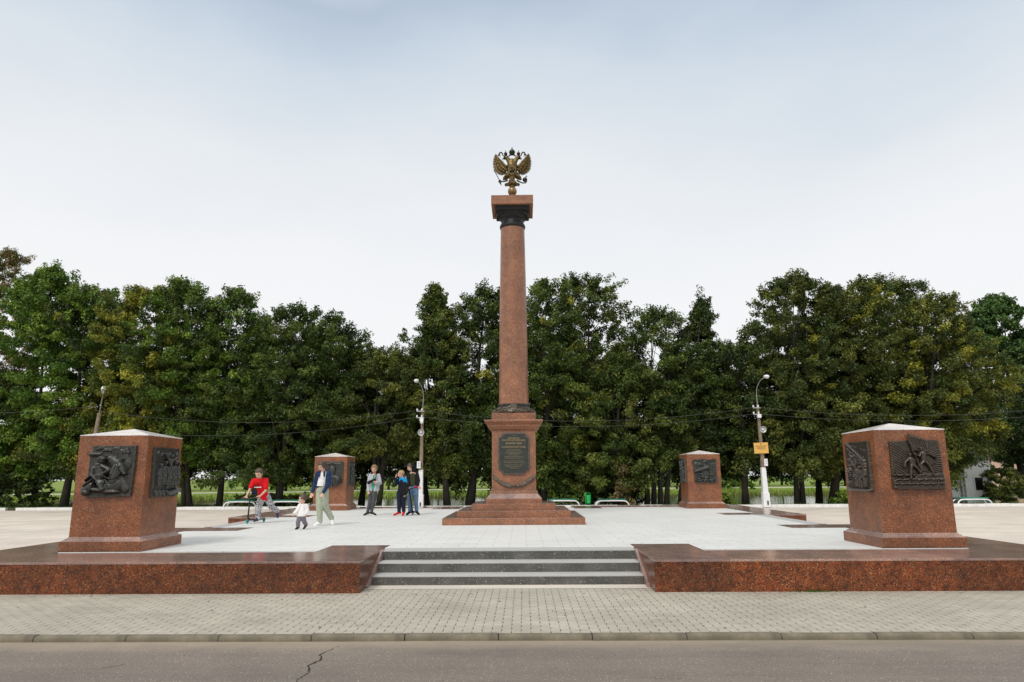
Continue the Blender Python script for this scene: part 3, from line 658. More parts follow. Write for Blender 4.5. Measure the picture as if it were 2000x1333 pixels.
# ------------------------------------------------------------------ the column
st = tag(empty('memorial_column', (0, CYC+.05, 0)), 'tall red granite column on a stepped base with a dark bronze capital and a plaque on its pedestal', 'column')
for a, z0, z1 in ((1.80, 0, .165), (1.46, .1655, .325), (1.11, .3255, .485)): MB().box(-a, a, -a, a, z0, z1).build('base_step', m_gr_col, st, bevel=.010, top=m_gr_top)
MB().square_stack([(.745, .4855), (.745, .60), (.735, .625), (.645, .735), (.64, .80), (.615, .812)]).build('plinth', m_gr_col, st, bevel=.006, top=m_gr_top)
MB().square_stack([(.60, .8125), (.598, 2.43)]).build('pedestal_block', m_gr_col, st, bevel=.004)
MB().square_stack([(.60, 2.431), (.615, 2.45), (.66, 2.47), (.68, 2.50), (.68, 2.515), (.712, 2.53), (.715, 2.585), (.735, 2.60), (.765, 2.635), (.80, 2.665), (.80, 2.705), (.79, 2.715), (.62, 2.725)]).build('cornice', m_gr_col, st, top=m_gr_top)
MB().box(-.605, .605, -.605, .605, 2.7255, 2.915).build('upper_block', m_gr_col, st, bevel=.004)
b = MB(); rt = random.Random(7); b.lathe([(.40, 2.916), (.57, 2.92), (.60, 2.955), (.585, 3.00), (.54, 3.03), (.40, 3.035)], 64)
for k in range(150):
    a = rt.uniform(0, 2*math.pi); t = rt.uniform(-.2, 2.1); r = .535+.075*math.cos(t); z = 2.955+.065*math.sin(t)
    b.ell((r*math.cos(a), r*math.sin(a), z), (.022, .075, .014), (rt.uniform(-.6, .6), 0, a+rt.choice((.35, -.35))), 8, 5)
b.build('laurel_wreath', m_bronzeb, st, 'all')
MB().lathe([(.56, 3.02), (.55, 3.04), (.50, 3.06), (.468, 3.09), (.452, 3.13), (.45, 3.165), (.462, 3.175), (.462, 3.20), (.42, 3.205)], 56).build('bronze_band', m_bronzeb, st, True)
b = MB().box(-.085, .085, -.50, -.42, 3.03, 3.195)
b.add([(-.07, -.62, 2.93), (.07, -.62, 2.93), (.085, -.475, 3.10), (-.085, -.475, 3.10), (-.07, -.5, 2.93), (.07, -.5, 2.93), (.085, -.42, 3.10), (-.085, -.42, 3.10)], [(0, 1, 2, 3), (7, 6, 5, 4), (0, 4, 5, 1), (3, 2, 6, 7), (0, 3, 7, 4), (1, 5, 6, 2)])
for s_ in (-1, 1): b.tube([(s_*.08, -.52, 3.09), (s_*.3, -.47, 3.06), (s_*.47, -.38, 3.03), (s_*.60, -.25, 2.96), (s_*.62, -.1, 2.93)], .012)
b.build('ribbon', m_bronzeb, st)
pr = [(.43, 3.203), (.43, 3.24)]+[(.42-.065*(t**1.35), 3.25+5.21*t) for t in np.linspace(0, 1, 22)]
MB().lathe(pr, 72).build('shaft', m_gr_col, st, True)
MB().lathe([(.36, 8.455), (.375, 8.47), (.385, 8.52), (.375, 8.57), (.345, 8.59), (.338, 8.60), (.338, 8.70), (.36, 8.72), (.36, 8.735), (.345, 8.745), (.37, 8.77), (.43, 8.82), (.475, 8.87), (.485, 8.90)], 56).build('capital', m_iron, st, True)
b = MB().square_stack([(.475, 8.9005), (.50, 8.92), (.50, 9.0), (.52, 9.03)])
for k in range(28): a = 2*math.pi*k/28; b.ell((.45*math.cos(a), .45*math.sin(a), 8.835), (.028, .028, .034), (0, 0, a), 8, 6)
b.build('abacus', m_iron, st)
MB().box(-.615, .615, -.615, .615, 9.0305, 9.30).build('top_slab', m_gr_col, st, bevel=.005)
# plaque
pl_ = empty('plaque', (0, -.60, 1.25)); pl_.parent = st
def cut_rect(w, h, r, n=7):
    p = []
    for cx, cy, a0 in ((w, 0, 180), (w, h, 270), (-w, h, 0), (-w, 0, 90)):
        for k in range(n+1):
            a = R(a0-90*k/n) if True else 0
            p.append((cx+r*math.cos(a), cy+r*math.sin(a)))
    return p
def cut_plate(w, h, r, y0, y1, name, mat, parent, z=0, bev=.006):
    q = []
    for cx, cy, a0, a1 in ((-w, 0, 90, 0), (w, 0, 180, 90), (w, h, 270, 180), (-w, h, 360, 270)):
        for k in range(8): a = R(a0+(a1-a0)*k/7); q.append((cx+r*math.cos(a), cy+r*math.sin(a)))
    n = len(q); vs = [(x, y0, zz+z) for x, zz in q]+[(x, y1, zz+z) for x, zz in q]
    b = MB().add(vs, [tuple(range(n)), tuple(range(2*n-1, n-1, -1))]+[(i, (i+1) % n, n+(i+1) % n, n+i) for i in range(n)])
    return b.build(name, mat, parent, bevel=bev)
cut_plate(.425, 1.115, .125, -.055, .01, 'backing', m_bronze, pl_, bev=.012)
cut_plate(.385, 1.035, .115, -.072, -.054, 'panel', m_plaque, pl_, z=.04, bev=.004)
def text(s, size, x, z, y, mat, parent, name='lettering', ext=.003, sx=1.0, loc_rot=None):
    cu = bpy.data.curves.new('t', 'FONT'); cu.body = s; cu.size = size; cu.align_x = 'CENTER'; cu.align_y = 'CENTER'; cu.extrude = ext; cu.offset = 0
    o = bpy.data.objects.new('t', cu); COL.objects.link(o); dg = bpy.context.evaluated_depsgraph_get(); dg.update()
    me = bpy.data.meshes.new_from_object(o.evaluated_get(dg)); bpy.data.objects.remove(o)
    o = link(name, me, mat, parent); o.rotation_euler = (R(90), 0, 0); o.location = (x, y, z); o.scale = (sx, 1, 1); return o
for s_, sz, z, sx, mt in (('УКАЗОМ', .026, 1.035, 1.2, m_letter2), ('ПРЕЗИДЕНТА', .046, .965, 1.0, m_letter), ('РОССИЙСКОЙ ФЕДЕРАЦИИ', .046, .91, 1.0, m_letter), ('городу', .026, .872, 1.3, m_letter2), ('ВЕЛИКИЕ ЛУКИ', .058, .825, .98, m_letter),
                       ('присвоено почётное звание', .030, .776, 1.15, m_letter2), ('«ГОРОД ВОИНСКОЙ СЛАВЫ»', .047, .725, .98, m_letter)):
    text(s_, sz, 0, z, -.075, mt, pl_, sx=sx)
b = MB(); rt = random.Random(5)
for z, wd in ((.655, .17), (.62, .22), (.585, .24), (.55, .17), (.515, .12), (.47, .26), (.43, .24), (.35, .28), (.31, .27), (.245, .25), (.205, .22), (.16, .11)):
    x = -wd
    while x < wd: l = rt.uniform(.02, .055); b.box(x, min(x+l, wd), -.0755, -.0715, z-.006, z+.006); x += l+.010
b.build('small_relief_text', m_letter2, pl_)
# laurel branches under the plaque
b = MB(); rt = random.Random(9)
for s_ in (-1, 1):
    pts = [(s_*(.03+.52*t), -.625, .945+.24*t**1.9) for t in np.linspace(0, 1, 16)]
    b.tube(pts, [.016-.008*k/15 for k in range(16)], 7)
    for k in range(1, 16):
        for q in (-1, 1, .1):
            p = pts[k]; a = math.atan2(pts[k][2]-pts[k-1][2], pts[k][0]-pts[k-1][0])
            an = a+q*.55*s_; L = .055*(1.15-.45*k/15)
            b.ell((p[0]+math.cos(an)*L*.7, p[1]-.018-.01*rt.random(), p[2]+math.sin(an)*L*.7), (L, .012, .016), (0, -an, 0), 8, 5)
b.ell((0, -.64, .94), (.05, .03, .035)); b.cap((-.02, -.63, .93), .014, (-.09, -.63, .885), .006).cap((.02, -.63, .93), .014, (.09, -.63, .885), .006)
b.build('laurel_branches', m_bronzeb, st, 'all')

# ------------------------------------------------------------------ the double-headed eagle
eg = tag(empty('double_headed_eagle', (0, CYC+.05, 9.3005)), 'gilded double-headed eagle with crowns, sceptre and orb on top of the column', 'eagle statue')
def E(x, y): return (x-577)/466, (688-y)/418+.50     # crop pixel -> local x, z
MB().lathe([(.10, 0), (.10, .03), (.06, .05), (.055, .20), (.09, .235), (.09, .245)], 24).build('foot', m_goldball, eg, True)
MB().ell((0, 0, .37), (.138, .138, .138), nu=28, nv=18).build('ball', m_goldball, eg, 'all')
b = MB(); P3 = lambda x, y, d=0: (E(x, y)[0], d, E(x, y)[1])
b.cap(P3(577, 395), .165, P3(577, 500), .145, .65).cap(P3(577, 370), .13, P3(577, 335), .10, .7).cap(P3(577, 530), .09, P3(577, 600), .05, .6)
for s_ in (-1, 1):
    X = lambda x: 577+s_*(577-x)*-1
    b.cap(P3(X(545), 350), .080, P3(X(515), 300), .066, .85).cap(P3(X(515), 300), .066, P3(X(493), 275), .062, .9).cap(P3(X(540), 420), .07, P3(X(495), 430), .075, .7)
    b.cap(P3(X(535), 510), .105, P3(X(478), 558), .070, .9).cap(P3(X(475), 560), .045, P3(X(455), 580), .03)
b.fused('body', m_gold, eg, voxel=.012, sm=1, wob=.006, seed=2)
b = MB(); rt = random.Random(12)
for k in range(60):                                   # breast feathers
    z = rt.uniform(.60, .86) if k < 60 else 1.2; x = rt.uniform(-.09, .09); b.ell((x, -.095+.2*abs(x)*.6, z), (.018, .012, .034), (0, rt.uniform(-.3, .3), 0), 6, 5)
b.build('breast_feathers', m_gold, eg, 'all')
for s_ in (-1, 1):
    b = MB()
    for k in range(26): t = rt.random(); x = 577+s_*(45+t*60); b.ell((E(x, 0)[0], -.07+rt.uniform(-.01, .01), E(0, 520+t*35+rt.uniform(-10, 10))[1]), (.016, .02, .030), (0, s_*.5, 0), 6, 5)
    b.build('leg_feathers', m_gold, eg, 'all')
for s_ in (-1, 1):
    b = MB(); X = lambda x: E(577+s_*(577-x)*-1, 0)[0] if s_ < 0 else -E(x, 0)[0]
    X = lambda x: E(x, 0)[0]*(1 if s_ < 0 else -1)
    Zc = lambda y: E(0, y)[1]
    orig = [(352, 262), (368, 285), (386, 308), (404, 330), (422, 350), (440, 370), (455, 390), (468, 405), (480, 418), (490, 430), (498, 440)]
    tips = [(342, 232), (322, 262), (309, 305), (303, 345), (304, 385), (310, 425), (322, 462), (352, 492), (388, 512), (428, 522), (466, 508)]
    for row, (f0, f1, wd, dy) in enumerate(((.0, 1.0, .030, .0), (.0, .62, .030, -.028), (.0, .34, .028, -.050))):
        for side in (0,):
            m = 22 if row == 0 else 17
            for k in range(m):
                q = k/(m-1)*(len(orig)-1); i = min(int(q), len(orig)-2); f = q-i
                ox, oy = orig[i][0]+(orig[i+1][0]-orig[i][0])*f, orig[i][1]+(orig[i+1][1]-orig[i][1])*f
                tx, ty = tips[i][0]+(tips[i+1][0]-tips[i][0])*f, tips[i][1]+(tips[i+1][1]-tips[i][1])*f
                tx, ty = ox+(tx-ox)*f1, oy+(ty-oy)*f1
                p = Vector((X(ox), dy, Zc(oy))); t = Vector((X(tx), dy+.012*(k % 2), Zc(ty))); d = t-p; L = d.length/2+.012
                b.ell((p+t)/2, (L, .016, wd*.95), (0, -math.atan2(d.z, d.x), 0), 8, 6)
    pts = [(X(x), -.045, Zc(y)) for x, y in [(505, 425), (480, 405), (455, 380), (430, 345), (400, 315), (370, 278), (347, 243)]]
    b.tube(pts, [.055, .05, .042, .036, .03, .022, .010], 8)
    b.build('wing', m_gold, eg, 'all')
    h = MB(); S = s_*-1; xx = lambda x: E(x, 0)[0]*(1 if s_ < 0 else -1)
    h.ell((xx(486), 0, Zc(280)), (.072, .05, .062)).cap((xx(478), 0, Zc(284)), .032, (xx(445), 0, Zc(292)), .014).cap((xx(445), 0, Zc(292)), .014, (xx(440), 0, Zc(310)), .006)
    h.cap((xx(470), 0, Zc(300)), .016, (xx(452), 0, Zc(312)), .007)
    for k in range(8): h.ell((xx(498+k*4), -.03, Zc(300+k*6)), (.02, .014, .022), (0, .5*s_, 0), 6, 5)
    h.build('head', m_golddk, eg, 'all')
    c = MB(); cx, cz = xx(485), Zc(250)
    c.lathe([(.040, 0), (.048, .008), (.042, .018), (.056, .045), (.052, .075), (.03, .10), (.008, .108)], 16, M=Matrix.Translation((cx, 0, cz)))
    c.cap((cx, 0, cz+.10), .008, (cx, 0, cz+.165), .006).cap((cx-.018, 0, cz+.14), .006, (cx+.018, 0, cz+.14), .006).ell((cx, 0, cz+.105), (.013,)*3, nu=8, nv=6)
    c.build('crown', m_golddk, eg, True)
    r_ = MB(); r_.tube([(xx(x), 0, Zc(y)) for x, y in [(548, 235), (520, 262), (470, 262), (445, 250), (437, 222), (425, 208), (403, 210), (392, 228), (385, 250)]], [.010, .012, .012, .016, .02, .022, .022, .02, .014], 7)
    r_.tube([(xx(x), 0, Zc(y)) for x, y in [(398, 225), (402, 250), (408, 275)]], [.018, .016, .006], 6); r_.ell((xx(381), 0, Zc(248)), (.02, .012, .035), nu=8, nv=6)
    r_.build('ribbon', m_golddk, eg, 'all')
c = MB(); cz = E(0, 240)[1]
c.lathe([(.060, 0), (.072, .01), (.062, .028), (.088, .07), (.085, .105), (.055, .15), (.012, .165)], 20, M=Matrix.Translation((0, 0, cz)))
for k in range(8): a = k*math.pi/4; c.tube([(.074*math.cos(a), .074*math.sin(a), cz+.03), (.094*math.cos(a), .094*math.sin(a), cz+.09), (.05*math.cos(a), .05*math.sin(a), cz+.155), (0, 0, cz+.17)], .008, 6)
c.ell((0, 0, cz+.175), (.018,)*3, nu=8, nv=6).cap((0, 0, cz+.17), .009, (0, 0, cz+.245), .009).cap((-.024, 0, cz+.218), .008, (.024, 0, cz+.218), .008)
c.tube([P3(530, 262), P3(548, 248), P3(577, 243), P3(606, 248), P3(624, 262)], .016, 7)
c.build('crown', m_golddk, eg, True)
# shield with rider
s_ = MB(); q = [(-.115, 1.16), (.115, 1.16), (.125, 1.12), (.12, .96), (.08, .90), (0, .865), (-.08, .90), (-.12, .96), (-.125, 1.12)][::-1]
n = len(q); s_.add([(x, -.115, z-.02) for x, z in q]+[(x, -.085, z-.02) for x, z in q], [tuple(range(n-1, -1, -1)), tuple(range(n, 2*n))]+[(i, (i+1) % n, n+(i+1) % n, n+i) for i in range(n)])
sh = s_.build('shield', m_gold, eg, bevel=.006)
s_ = MB().cap((-.05, -.125, .98), .028, (.04, -.125, 1.0), .026).cap((.04, -.125, 1.0), .02, (.075, -.125, 1.06), .016).cap((0, -.13, 1.0), .02, (-.005, -.135, 1.07), .018).ell((-.005, -.135, 1.10), (.015,)*3, nu=8, nv=6)
s_.cap((-.05, -.125, .97), .01, (-.07, -.12, .91), .008).cap((.04, -.125, .98), .01, (.06, -.12, .92), .008).cap((-.02, -.13, .97), .008, (0, -.12, .90), .008).tube([(-.06, -.13, 1.12), (.07, -.13, .90)], .006, 6)
s_.build('rider', m_golddk, sh, 'all')
# sceptre, orb, claws, tail
s_ = MB().tube([P3(318, 450), P3(360, 520), P3(385, 570), P3(400, 600)], .012, 7).ell(P3(400, 602), (.045, .045, .05), nu=12, nv=8).cap(P3(405, 620), .03, P3(422, 655), .008).ell(P3(322, 455), (.02, .02, .025), nu=8, nv=6); s_.build('sceptre', m_golddk, eg, 'all')
s_ = MB().ell(P3(757, 585), (.074, .074, .074), nu=18, nv=12).cap(P3(772, 552), .010, P3(780, 530), .010).cap(P3(766, 540), .008, P3(790, 545), .008).tube([P3(725, 575), P3(757, 600), P3(790, 580)], .012, 6); s_.build('orb', m_golddk, eg, 'all')
for s0 in (-1, 1):
    s_ = MB(); xx = lambda x: (577+s0*(x-577))
    if s0 < 0: s_.tube([P3(515, 590), P3(470, 604), P3(430, 608), P3(405, 600)], [.028, .022, .02, .016], 8)
    else: s_.tube([P3(640, 592), P3(680, 612), P3(720, 628), P3(765, 630), P3(785, 610)], [.028, .022, .02, .018, .012], 8)
    for k in range(3): bx = 412 if s0 < 0 else 735; s_.cap(P3(bx+k*12, 600+k*4, -.02), .014, P3(bx-6+k*12, 590+k*14, -.055), .006)
    s_.build('claw', m_golddk, eg, 'all')
s_ = MB()
for k in range(9):
    a = (k-4)/4; s_.tube([P3(577+a*14, 575, -.02), P3(577+a*42, 620, -.03), P3(577+a*78, 655, -.02), P3(577+a*95, 682-abs(a)*14, 0)], [.022, .028, .030, .016], 7)
for q in (-1, 1):
    s_.tube([P3(577+q*60, 640, -.03), P3(577+q*90, 640, -.04), P3(577+q*102, 658, -.03), P3(577+q*92, 676, -.03), P3(577+q*76, 664, -.04)], [.02, .022, .022, .018, .012], 7)
s_.cap(P3(577, 600), .05, P3(577, 680), .085, .6); s_.build('tail', m_gold, eg, 'all')
# ------------------------------------------------------------------ trees
def leaves(cent, rad, nper, size, cols, rs_, out_c=None, flat=.7):
    """leaf-sized rhombi scattered through clumps; returns verts, faces, per-vertex colours"""
    n = len(cent); k = np.maximum(3, (nper*(rad/rad.mean())**2).astype(int)); ci = np.repeat(np.arange(n), k); m = len(ci)
    d = rs_.normal(size=(m, 3)); d /= np.linalg.norm(d, axis=1)[:, None]; rr = rs_.rand(m)**.45
    off = d*rr[:, None]*rad[ci][:, None]*.78; off[:, 2] *= flat
    ce0 = cent.mean(0); ax_ = cent-ce0; ax_[:, 2] *= .4; ax_ /= np.linalg.norm(ax_, axis=1)[:, None]+1e-6; ax_ += rs_.normal(size=ax_.shape)*.45+np.array([0, 0, .12])
    off += ax_[ci]*(rs_.rand(m)[:, None]**1.2*1.25*rad[ci][:, None])*(1-.3*rr[:, None]); p = cent[ci]+off
    nrm = d*.55+rs_.normal(size=(m, 3))*.55+np.array([0, 0, .75]); nrm /= np.linalg.norm(nrm, axis=1)[:, None]
    a = np.cross(nrm, rs_.normal(size=(m, 3))); a /= np.linalg.norm(a, axis=1)[:, None]; b = np.cross(nrm, a)
    s = size*rs_.uniform(.65, 1.35, m)[:, None]
    v = np.stack([p-a*s, p-b*s*.55+a*s*.1, p+a*s, p+b*s*.55+a*s*.1], 1); v[:, 0, 2] += .0; v[:, 2, 2] -= s[:, 0]*.5
    col = cols[ci]*rs_.uniform(.72, 1.30, m)[:, None]
    return v.reshape(-1, 3), np.arange(m*4).reshape(-1, 4), np.repeat(col, 4, 0)
def leaf_mesh(name, v, f, c):
    me = np_mesh(name, v, f, False)
    at = me.color_attributes.new('Col', 'FLOAT_COLOR', 'POINT'); cc = np.ones((len(v), 4), np.float32); cc[:, :3] = c; at.data.foreach_set('color', cc.ravel())
    return me
GREENS = {'linden': ((.034, .064, .010), (.125, .165, .028)), 'maple': ((.055, .12, .012), (.19, .28, .036)), 'yellow': ((.14, .16, .018), (.34, .33, .045)),
          'dark': ((.026, .048, .011), (.085, .115, .024)), 'blue': ((.050, .11, .030), (.12, .20, .05)), 'brown': ((.14, .11, .04), (.24, .18, .075)), 'olive': ((.042, .066, .012), (.155, .17, .030))}
def tree(label, bx, by, tx, top, hw, bot, kind='linden', shape='linden', seed=1, dens=1.0, r0=.16, stems=1, bz=-.2, leaf=.064, accent=None, spread=.35, gaps=0.0):
    bot = bot+.45
    rs_ = np.random.RandomState(seed); H = top-bot; e = tag(empty('tree', (bx, by, bz)), label, 'tree')
    dx = tx-bx; ph = rs_.rand(8)*6.28
    def prof(t):
        if shape == 'cone': return (1-t)**.75*(.35+.9*np.minimum(t*4, 1))*1.05
        if shape == 'round': return np.sqrt(np.clip(1-(2*t-.9)**2*.83, .02, 1))
        return np.clip(np.interp(t, [0, .1, .3, .55, .75, .9, 1], [.75, 1.02, 1.14, 1.12, .98, .76, .42]), .05, 2)
    hw *= 1.16; nc = int(dens*56*H*hw/2.2)
    t = rs_.rand(nc)**.92; ang = rs_.rand(nc)*2*np.pi
    ns = 1+.20*np.sin(3*ang+ph[0]+5*t)+.16*np.sin(5*ang+9*t+ph[1])+.12*np.sin(2*ang-13*t+ph[2])
    rho = hw*prof(t)*ns*rs_.uniform(.04, 1, nc)**.5
    ax = dx*np.clip((t*H+bot-bz)/(top-bz), 0, 1)**1.1
    cent = np.stack([ax+rho*np.cos(ang), rho*np.sin(ang)*.72+.45, bot-bz+t*H-.12*rho], 1)
    rad = rs_.uniform(.30, .62, nc)*(1-.35*t)*(1 if shape != 'cone' else .9)
    # leading shoots above the outline
    ks = 9; st_ = []
    for k in range(ks):
        a = rs_.rand()*6.28; q = hw*.75*rs_.rand(); tt = 1-.55*(q/hw)**1.3; base = np.array([dx+q*math.cos(a), q*math.sin(a), bot-bz+H*tt-.2])
        for j in range(4): st_.append(base+np.array([.06*j*math.cos(a), .06*j*math.sin(a), .17*j-.1])+rs_.normal(size=3)*.05)
    cent = np.vstack([cent, np.array(st_)]); rad = np.concatenate([rad, np.tile([.34, .26, .18, .12], ks)])
    if gaps:                                       # airy holes
        g = rs_.rand(5, 3); gc = np.stack([dx*.6+(g[:, 0]-.5)*hw*1.6, (g[:, 1]-.5)*hw, bot-bz+H*(.15+.7*g[:, 2])], 1); keep = np.ones(len(cent), bool)
        for c in gc: d = cent-c; d[:, 1] *= .25; keep &= np.linalg.norm(d, axis=1) > gaps
        cent, rad = cent[keep], rad[keep]
    lo, hi = map(np.array, GREENS[kind]); m = rs_.rand(len(cent), 1)**1.6; cols = lo*(1-m)+hi*m; cols = cols*rs_.uniform(.75, 1.25, (len(cent), 1))
    if accent: sel = rs_.rand(len(cent)) < accent[1]; a0, a1 = map(np.array, GREENS[accent[0]]); q = rs_.rand(sel.sum(), 1); cols[sel] = a0*(1-q)+a1*q
    v, f, c = leaves(cent, rad, 125, leaf, cols, rs_)
    link('crown', leaf_mesh('crown', v, f, c), m_leaf, e)
    # trunk with limbs reaching into the clumps
    b = MB(); Ht = top-bz
    for s_ in range(stems):
        a = rs_.rand()*6.28; off = 0 if stems == 1 else spread; ox, oy = (s_-(stems-1)/2)*.30*(stems > 1), rs_.uniform(-.1, .1)*(stems > 1)
        lean = (s_-(stems-1)/2)*off
        pts = []; n = 9
        for k in range(n): q = k/(n-1)*.9; pts.append((ox+lean*q*Ht*.28+dx*q+.09*math.sin(q*7+ph[3]+s_)*(q > .05), oy+.08*math.sin(q*6+ph[4]+s_), q*Ht-(.15 if k == 0 else 0)))
        rr = [r0/(1+.35*(stems > 1))*((1.25 if k == 0 else 1)*(1-.92*k/(n-1))+.015) for k in range(n)]
        b.tube(pts, rr, 10)
        for k in range(11):
            q = rs_.uniform(.12, .85); i = min(int(q*(n-1)/.9), n-2) if q < .9 else n-2; p0 = Vector(pts[i]).lerp(Vector(pts[i+1]), .5)
            up = cent[(cent[:, 2] > p0.z+.3)]; 
            if len(up) == 0: continue
            c = Vector(up[rs_.randint(len(up))]); c.z = min(c.z, p0.z+3.2); mid = p0.lerp(c, .5)+Vector((0, 0, .25))
            b.tube([p0, mid, c], [rr[i]*.45, rr[i]*.28, .012], 6)
    b.build('trunk', m_bark, e, 'all')
    return e
TR = [
 ('tall reddish brown-tinted tree top at the far left edge, behind the green maple', -34.7, 44, -34.5, 16.4, 2.2, 5.0, dict(kind='brown', shape='round', seed=11, dens=.42, accent=('olive', .3))),
 ('bright green maple at the far left with the highest peak there', -24.6, 35.6, -25.6, 12.3, 3.0, 1.5, dict(kind='maple', shape='round', seed=12, dens=.85, gaps=.75, r0=.15, leaf=.074, accent=('yellow', .04))),
 ('green maple beside the old lamp post behind the horseman pedestal', -22.6, 34.8, -22.4, 11.0, 2.1, 1.2, dict(kind='maple', shape='linden', seed=13, dens=.85, gaps=.6, r0=.19, leaf=.074, accent=('dark', .3))),
 ('yellowing tree behind the horseman pedestal on the left', -19.1, 34.4, -19.3, 10.9, 2.4, .9, dict(kind='yellow', seed=14, dens=.95, accent=('linden', .30))),
 ('green tree with a double trunk just right of the horseman pedestal', -16.0, 33.9, -17.4, 11.1, 2.1, 1.9, dict(kind='linden', seed=15, shape='round', stems=2, spread=.12, r0=.17, accent=('maple', .45))),
 ('green tree with a slightly leaning trunk behind the left bench', -14.6, 34.2, -14.6, 10.7, 1.9, 1.6, dict(kind='linden', seed=16, shape='round', r0=.14, accent=('maple', .3))),
 ('broad dark tree behind the boy in the red shirt', -11.6, 33.9, -11.2, 9.6, 2.7, .7, dict(kind='linden', seed=17, r0=.17)),
 ('dark many-stemmed tree between the red shirted boy and the portrait pedestal', -10.1, 36, -9.6, 8.9, 2.4, 1.5, dict(kind='dark', seed=18, stems=3, spread=.2, accent=('linden', .5))),
 ('lower rounded tree with a leaning trunk behind the boy in the grey cardigan', -6.9, 33.9, -6.4, 7.2, 2.3, 1.8, dict(kind='olive', shape='round', seed=19, stems=2, spread=.3, r0=.17)),
 ('pointed dark tree rising behind the lamp post left of the column', -3.4, 33.9, -4.2, 10.6, 1.9, 1.2, dict(kind='linden', shape='cone', seed=20, accent=('olive', .4), dens=1.1)),
 ('narrow dark tree directly left of the column', -2.4, 34.6, -1.6, 10.7, 1.9, .6, dict(kind='dark', seed=21, r0=.22, accent=('linden', .4))),
 ('tall dense tree directly right of the column', 1.2, 33.9, 1.6, 10.8, 1.9, .3, dict(kind='linden', seed=22, accent=('yellow', .08))),
 ('tall broad tree with the highest tip between the column and the cannon pedestal', 3.6, 36, 3.8, 11.7, 2.2, .4, dict(kind='linden', seed=23, accent=('olive', .3))),
 ('low spreading tree behind the green litter bin', 4.6, 33.4, 5.1, 6.9, 2.3, .4, dict(kind='olive', shape='round', seed=24, accent=('linden', .4))),
 ('tree with five fanned stems left of the cannon pedestal', 6.6, 33.9, 7.2, 9.2, 1.8, 1.6, dict(kind='linden', seed=25, stems=4, spread=.3, gaps=.5)),
 ('thick-trunked slender pointed tree behind the cannon pedestal', 7.9, 34.2, 9.5, 9.8, 1.8, 1.5, dict(kind='dark', shape='cone', seed=26, dens=.9, gaps=.45, r0=.22)),
 ('lower tree between the cannon pedestal and the lamp post with the sign', 11.0, 34.4, 11.1, 7.5, 1.9, 1.6, dict(kind='dark', seed=27, accent=('linden', .5))),
 ('tall tree just right of the lamp post with the yellow sign', 13.4, 33.9, 14.3, 11.0, 2.3, 1.2, dict(kind='olive', shape='linden', seed=28, gaps=.4, stems=2, spread=.15)),
 ('broad tree with yellowish tufts left of the flag bearer pedestal', 15.1, 34.2, 17.7, 10.9, 2.3, 1.2, dict(kind='olive', seed=29, accent=('yellow', .10), r0=.2)),
 ('highest dark tree rising behind the flag bearer pedestal', 17.3, 37, 20.9, 11.5, 2.3, .8, dict(kind='dark', seed=30, accent=('olive', .4))),
 ('pointed tree with pale bare twigs above the right side of the flag bearer pedestal', 19.1, 33.9, 21.3, 10.0, 1.9, .9, dict(kind='olive', seed=31, accent=('yellow', .16))),
 ('lower spreading tree with yellow-brown leaves over the white house', 21.3, 36, 23.6, 8.3, 2.5, 1.7, dict(kind='olive', shape='round', seed=32, accent=('yellow', .22))),
 ('blue-green tree with open branches at the far right edge', 30.3, 43, 30.6, 12.0, 2.9, 2.0, dict(kind='blue', shape='round', seed=33, dens=.85, gaps=.8, r0=.2, leaf=.10)),
 ('dark tree hanging low at the far right behind the last bench', 28.2, 37.5, 28.4, 6.4, 1.9, 1.4, dict(kind='dark', shape='round', seed=34, dens=.9)),
 ('dark filler tree far behind the red shirted boy', -13.2, 38.5, -13.2, 9.0, 3.2, 1.0, dict(kind='dark', seed=35, dens=.8)),
 ('dark tree in the second row behind the portrait pedestal', -8.6, 38.5, -8.5, 8.4, 3.0, .9, dict(kind='dark', seed=36, dens=.8)),
 ('dark tree in the second row behind the two boys standing together', -4.9, 37.5, -5.0, 8.0, 2.9, 1.6, dict(kind='dark', seed=37, dens=.8)),
 ('dark tree in the second row behind the cannon pedestal', 9.6, 38, 9.8, 8.0, 2.8, 1.0, dict(kind='dark', seed=38, dens=.8)),
 ('dark tree in the second row right of the lamp post with the sign', 16.0, 38, 15.8, 9.4, 3.4, 1.0, dict(kind='dark', seed=39, dens=.8)),
 ('dark tree in the second row behind the horseman pedestal', -19.8, 38.5, -19.8, 9.4, 3.0, 1.2, dict(kind='dark', seed=41, dens=.8)),
 ('dark tree in the second row right of the column', 3.0, 39.5, 2.4, 9.0, 3.0, 1.0, dict(kind='dark', seed=42, dens=.8)),
 ('dark low tree at the far left edge beside the maple trunk', -27.2, 36.0, -27.5, 6.8, 2.2, .6, dict(kind='dark', shape='round', seed=40, dens=.8, accent=('maple', .3))),
]
for a in TR: tree(*a[:7], **a[7])
